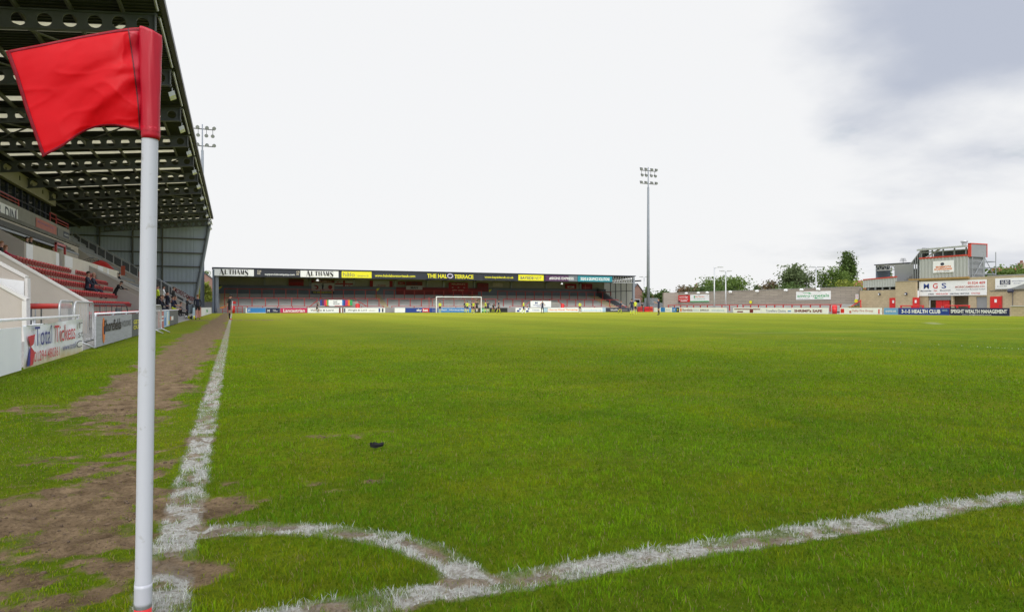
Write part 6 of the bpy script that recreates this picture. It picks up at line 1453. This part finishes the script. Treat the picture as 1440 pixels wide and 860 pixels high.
x, y = at(663.4, 103); person('navy player facing the referee in front of the goal', x, y, 100, 1.75, NV, STAND); x, y = at(666, 104); person('yellow player standing close behind the navy player near the referee', x, y, 240, 1.74, YL, STAND)
x, y = at(670.6, 101); person('referee all in black beside the right goalpost', x, y, 190, 1.82, BK, HIP)
x, y = at(683, 102); person('yellow player tucked beside a navy player right of the goalpost', x, y, 60, 1.76, YL, WALK); x, y = at(686.2, 99); person('navy player with yellow trim seen from behind right of the goalpost', x, y, 20, 1.78, dict(NV, shin='skin'), HIP)
x, y = at(693.5, 104); person('navy player bending over with hands on knees', x, y, 190, 1.75, NV, dict(lean=62, nod=-20, arm=(20,8,5,0), leg=(-6,12,6)))
x, y = at(701.2, 94); person('tall navy player in profile carrying something red', x, y, 95, 1.82, dict(NV, shorts='kit_black'), dict(WALK, nod=10))
x, y = at(736.5, 97); person('yellow player walking in front of the blue blotted board', x, y, 110, 1.72, dict(YL), dict(WALK, armR=(-35,20,20,0)))
x, y = at(762.8, 95); person('fair haired player in navy with black leggings before the pale board', x, y, 175, 1.78, dict(NV, thigh='kit_black', shin='kit_black', shorts='kit_navy', sleeve='skin'), HIP, 'hair_grey')
x, y = at(815.5, 107); person('yellow player standing alone before the orange lettered board', x, y, 185, 1.72, dict(YL, shin='skin'), dict(arm=(0,22,10,0)))
x, y = at(872, 99); person('navy player leaning forward near the right end of the terrace', x, y, 105, 1.74, dict(NV), dict(lean=12, armL=(30,10,70,0), armR=(20,10,80,0), legL=(-12,22,3), legR=(16,14,3)), 'hair_ginger')
x, y = at(888.5, 80); person('navy player with a yellow back panel standing in front of the terrace end', x, y, 15, 1.82, dict(NV, thigh='kit_navy'), dict(arm=(0,20,10,0), leg=(0,4,5))); x, y = at(893.2, 84); person('yellow sleeved player just right of the navy one at the terrace end', x, y, 40, 1.74, dict(YL, shirt='kit_yellow', shorts='kit_black'), WALK)
x, y = at(903, 127); person('steward in black with an orange bib behind the far corner boards', x, y, 200, 1.72, dict(shirt='kit_black', shorts='kit_black', thigh='kit_black', shin='kit_black', forearm='orange'), dict(arm=(10,6,35,0)))
x, y = at(926.3, 77); person('navy player clapping in front of the far right corner boards', x, y, 280, 1.84, dict(NV, shin='black', shorts='kit_navy'), dict(arm=(55,4,62,10), leg=(2,6,4), nod=-4))
# left side: bench area
x, y = at(263.2, 60); person('coach in a black jacket and navy shorts checking his hands at the tunnel mouth', x, y, 110, 1.74, dict(shirt='kit_black', shorts='jacket_navy', thigh='jacket_navy', shin='kit_black', forearm='kit_black', shoe='white'), dict(arm=(25,8,85,20), nod=12))
x, y = at(278, 47.5); person('fair haired man in a navy top and black shorts with his back to the camera', x, y, 5, 1.72, dict(shirt='jacket_navy', shorts='kit_black', thigh='skin', shin='skin', forearm='jacket_navy', shoe='kit_black'), dict(arm=(6,10,30,20), legL=(-10,10,3), legR=(8,4,3)), 'hair_ginger')
x, y = at(235, 44); person('man in a navy coat standing behind the end of the left fence', x, y, 60, 1.62, dict(shirt='jacket_navy', shorts='jacket_navy', thigh='jacket_navy', shin='jacket_navy', forearm='jacket_navy'), dict(arm=(5,4,70,40)), z=.28)
SIT = dict(leg=(84,84,6), arm=(25,8,50,15), sit=.52)
for q, d, lab, kit, hz in ((225, 42.5, 'dark haired man on the bench nearest the flag pole', dict(shirt='jacket_navy', shorts='jacket_navy', thigh='jacket_navy', shin='kit_black', forearm='jacket_navy'), 'hair_dark'), (228, 43, 'second man on the bench half hidden by the standing coat', dict(shirt='kit_black', shorts='kit_black', thigh='kit_black', forearm='kit_black'), 'hair_ginger'), (242.5, 46, 'seated man in a navy and yellow top at the end of the fence', dict(shirt='kit_navy', shorts='kit_yellow', thigh='skin'), 'hair_dark'), (246, 48, 'seated man with bare arms beside the navy and yellow top', dict(shirt='jacket_navy', shorts='kit_navy', thigh='skin'), 'hair_ginger'), (254, 55, 'seated woman in a grey top with a dark bag by the tunnel mouth', dict(shirt='cloth_grey', shorts='kit_black', thigh='kit_black', forearm='cloth_grey', shin='kit_black'), 'hair_dark')):
    x, y = at(q, d); person(lab, x, y, 80, 1.72, kit, SIT, hz, z=.32 if q < 250 else 0, group=None)
x, y = at(229.8, 52); person('person in white further back among the seats beside the bench', x, y, 90, 1.7, dict(shirt='white', shorts='kit_black', thigh='kit_black', shin='kit_black'), SIT, z=1.2)
x, y = at(244, 53); person('person in dark clothing standing up behind the bench', x, y, 100, 1.7, dict(shirt='kit_black', shorts='kit_black', thigh='kit_black', shin='kit_black', forearm='kit_black'), dict(arm=(5,5,20,0)), z=.75)
x, y = at(221, 40); person('steward in a bright yellow vest just right of the flag pole', x, y, 60, 1.72, dict(shirt='hiviz', shorts='kit_black', thigh='kit_black', shin='kit_black', forearm='kit_black'), dict(arm=(5,6,20,0)), z=.45)
# in the stand
def seatpos(px, py, k): Lk = 9.6-.8*k; p = atX(px, py, -Lk); return p.y, max(.02, 2.55-.53*k)
for px, k, lab, kit, hz in ((117, 2, 'dark haired man in a navy suit sitting in the red seats', dict(shirt='jacket_navy', shorts='jacket_navy', thigh='jacket_navy', shin='jacket_navy', forearm='jacket_navy'), 'hair_dark'), (125, 2, 'bald man in a navy suit sitting beside him in the red seats', dict(shirt='jacket_navy', shorts='jacket_navy', thigh='jacket_navy', shin='jacket_navy', forearm='jacket_navy'), 'skin')):
    yy, zf = seatpos(px, 400, k); person(lab, -(9.6-.8*k)+.18, yy, 95, 2.0, kit, dict(leg=(84,70,4), arm=(28,6,45,25), sit=.52, lean=4), hz, z=zf)
p = atX(167, 398, -7.0); person('man in black leaning over the tunnel wall and looking down', -7.2, 51.3, 110, 1.76, dict(shirt='kit_black', shorts='kit_black', thigh='kit_black', shin='kit_black', forearm='kit_black'), dict(lean=34, arm=(45,10,35,0), leg=(-4,2,5)), z=.95)
p = atX(9, 345, -9.4); y0_ = atX(9, 345, -9.1).y; person('girl in a pink top and pale jeans at the end of the red seats', -9.0, atX(7.5, 345, -9.0).y, 75, 1.5, dict(shirt='cloth_pink', shorts='denim', thigh='denim', shin='denim', forearm='cloth_pink'), dict(arm=(28,10,40,0), armR=(60,15,10,0)), 'hair_ginger', z=2.02, hairstyle='long')
person('person in dark clothing beside the girl in pink', -9.0, atX(1.5, 345, -9.0).y, 75, 1.62, dict(shirt='kit_black', shorts='kit_black', thigh='kit_black', shin='kit_black', forearm='kit_black'), dict(arm=(10,8,30,0)), 'hair_ginger', z=2.02)
for q, py, lab, hz in ((37.5, 337, 'dark haired spectator looking over the upper parapet', 'hair_dark'), (43, 337.5, 'red haired spectator looking over the upper parapet', 'hair_ginger'), (74.5, 350, 'lone dark haired spectator further along the upper parapet', 'hair_dark')):
    p = atX(q, py, -11.0); person(lab, -11.0, p.y, 90, 1.75, dict(shirt='kit_black', shorts='kit_black', thigh='kit_black', shin='kit_black', forearm='kit_black'), STAND, hz, z=max(2.9, p.z-1.60))
p = atX(163.5, 387, -8.6); person('spectator in dark clothing among the seats beyond the tunnel', -8.6, 63.5, 90, 1.7, dict(shirt='kit_black', shorts='kit_black', thigh='kit_black', shin='kit_black', forearm='kit_black'), SIT, z=2.35)
make_people()
# things held, carried and lying about
t = thing('linesman_flag', 'orange and yellow quartered flag held by the linesman', 'flag', (LX, LY, .85))
def lp(px, py): return atD(px, py, 48.2)
MB().tube([lp(319.5, 430.8), lp(315.5, 431.6)], .016, 6).build('stick', 'hair_dark', t)
mk('orange_pale', (.80,.30,.10), .6, .2, 8)
MB().poly([lp(318, 429.4), lp(309.6, 431.9), lp(308.9, 434), lp(316.5, 432.6), lp(318.2, 431.6)][::-1], (0,.02,0)).build('cloth', 'orange_pale', t)
for q, d, lab, m in ((261.5, 52, 'white football nearest the coach at the tunnel mouth', 'ball_white'), (266, 51.5, 'yellow and black football second from the coach', 'yellow'), (269.5, 51, 'dark football in the row on the ground', 'kit_black'), (272.5, 50.5, 'yellow football at the right end of the row', 'yellow')):
    x, y = at(q, d); t = thing('football', lab, 'football', (x, y, .12), 'footballs on the ground by the tunnel mouth'); b = MB().ball((x, y, .12), .125, 12, 8).build('ball', m, t, True)
    f = MB(); 
    for k in range(5): a = k*1.256; f.ball((x+.105*math.cos(a), y+.105*math.sin(a), .14+.04*(k % 2)), .035, 6, 4)
    f.build('panel', 'ink' if m != 'kit_black' else 'white', b)
g = gnd(530, 632); t = thing('plastic_scrap', 'small crumpled black plastic scrap lying on the grass', 'litter', g)
mb = MB().poly([g+Vector(v) for v in ((-.042,-.006,.022),(-.020,.0,.040),(.010,-.004,.030),(.045,.004,.034),(.040,.002,.020),(-.01,-.008,.012))], (.004,.022,.008)); mb.build('scrap', 'scrap_black', t)
mb = MB().poly([g+Vector(v) for v in ((-.042,-.004,.02),(-.046,.002,.046),(-.034,.004,.048),(-.022,-.002,.022))], (.006,.012,.0)); mb.build('torn_edge', 'scrap_black', t)
make_texts()
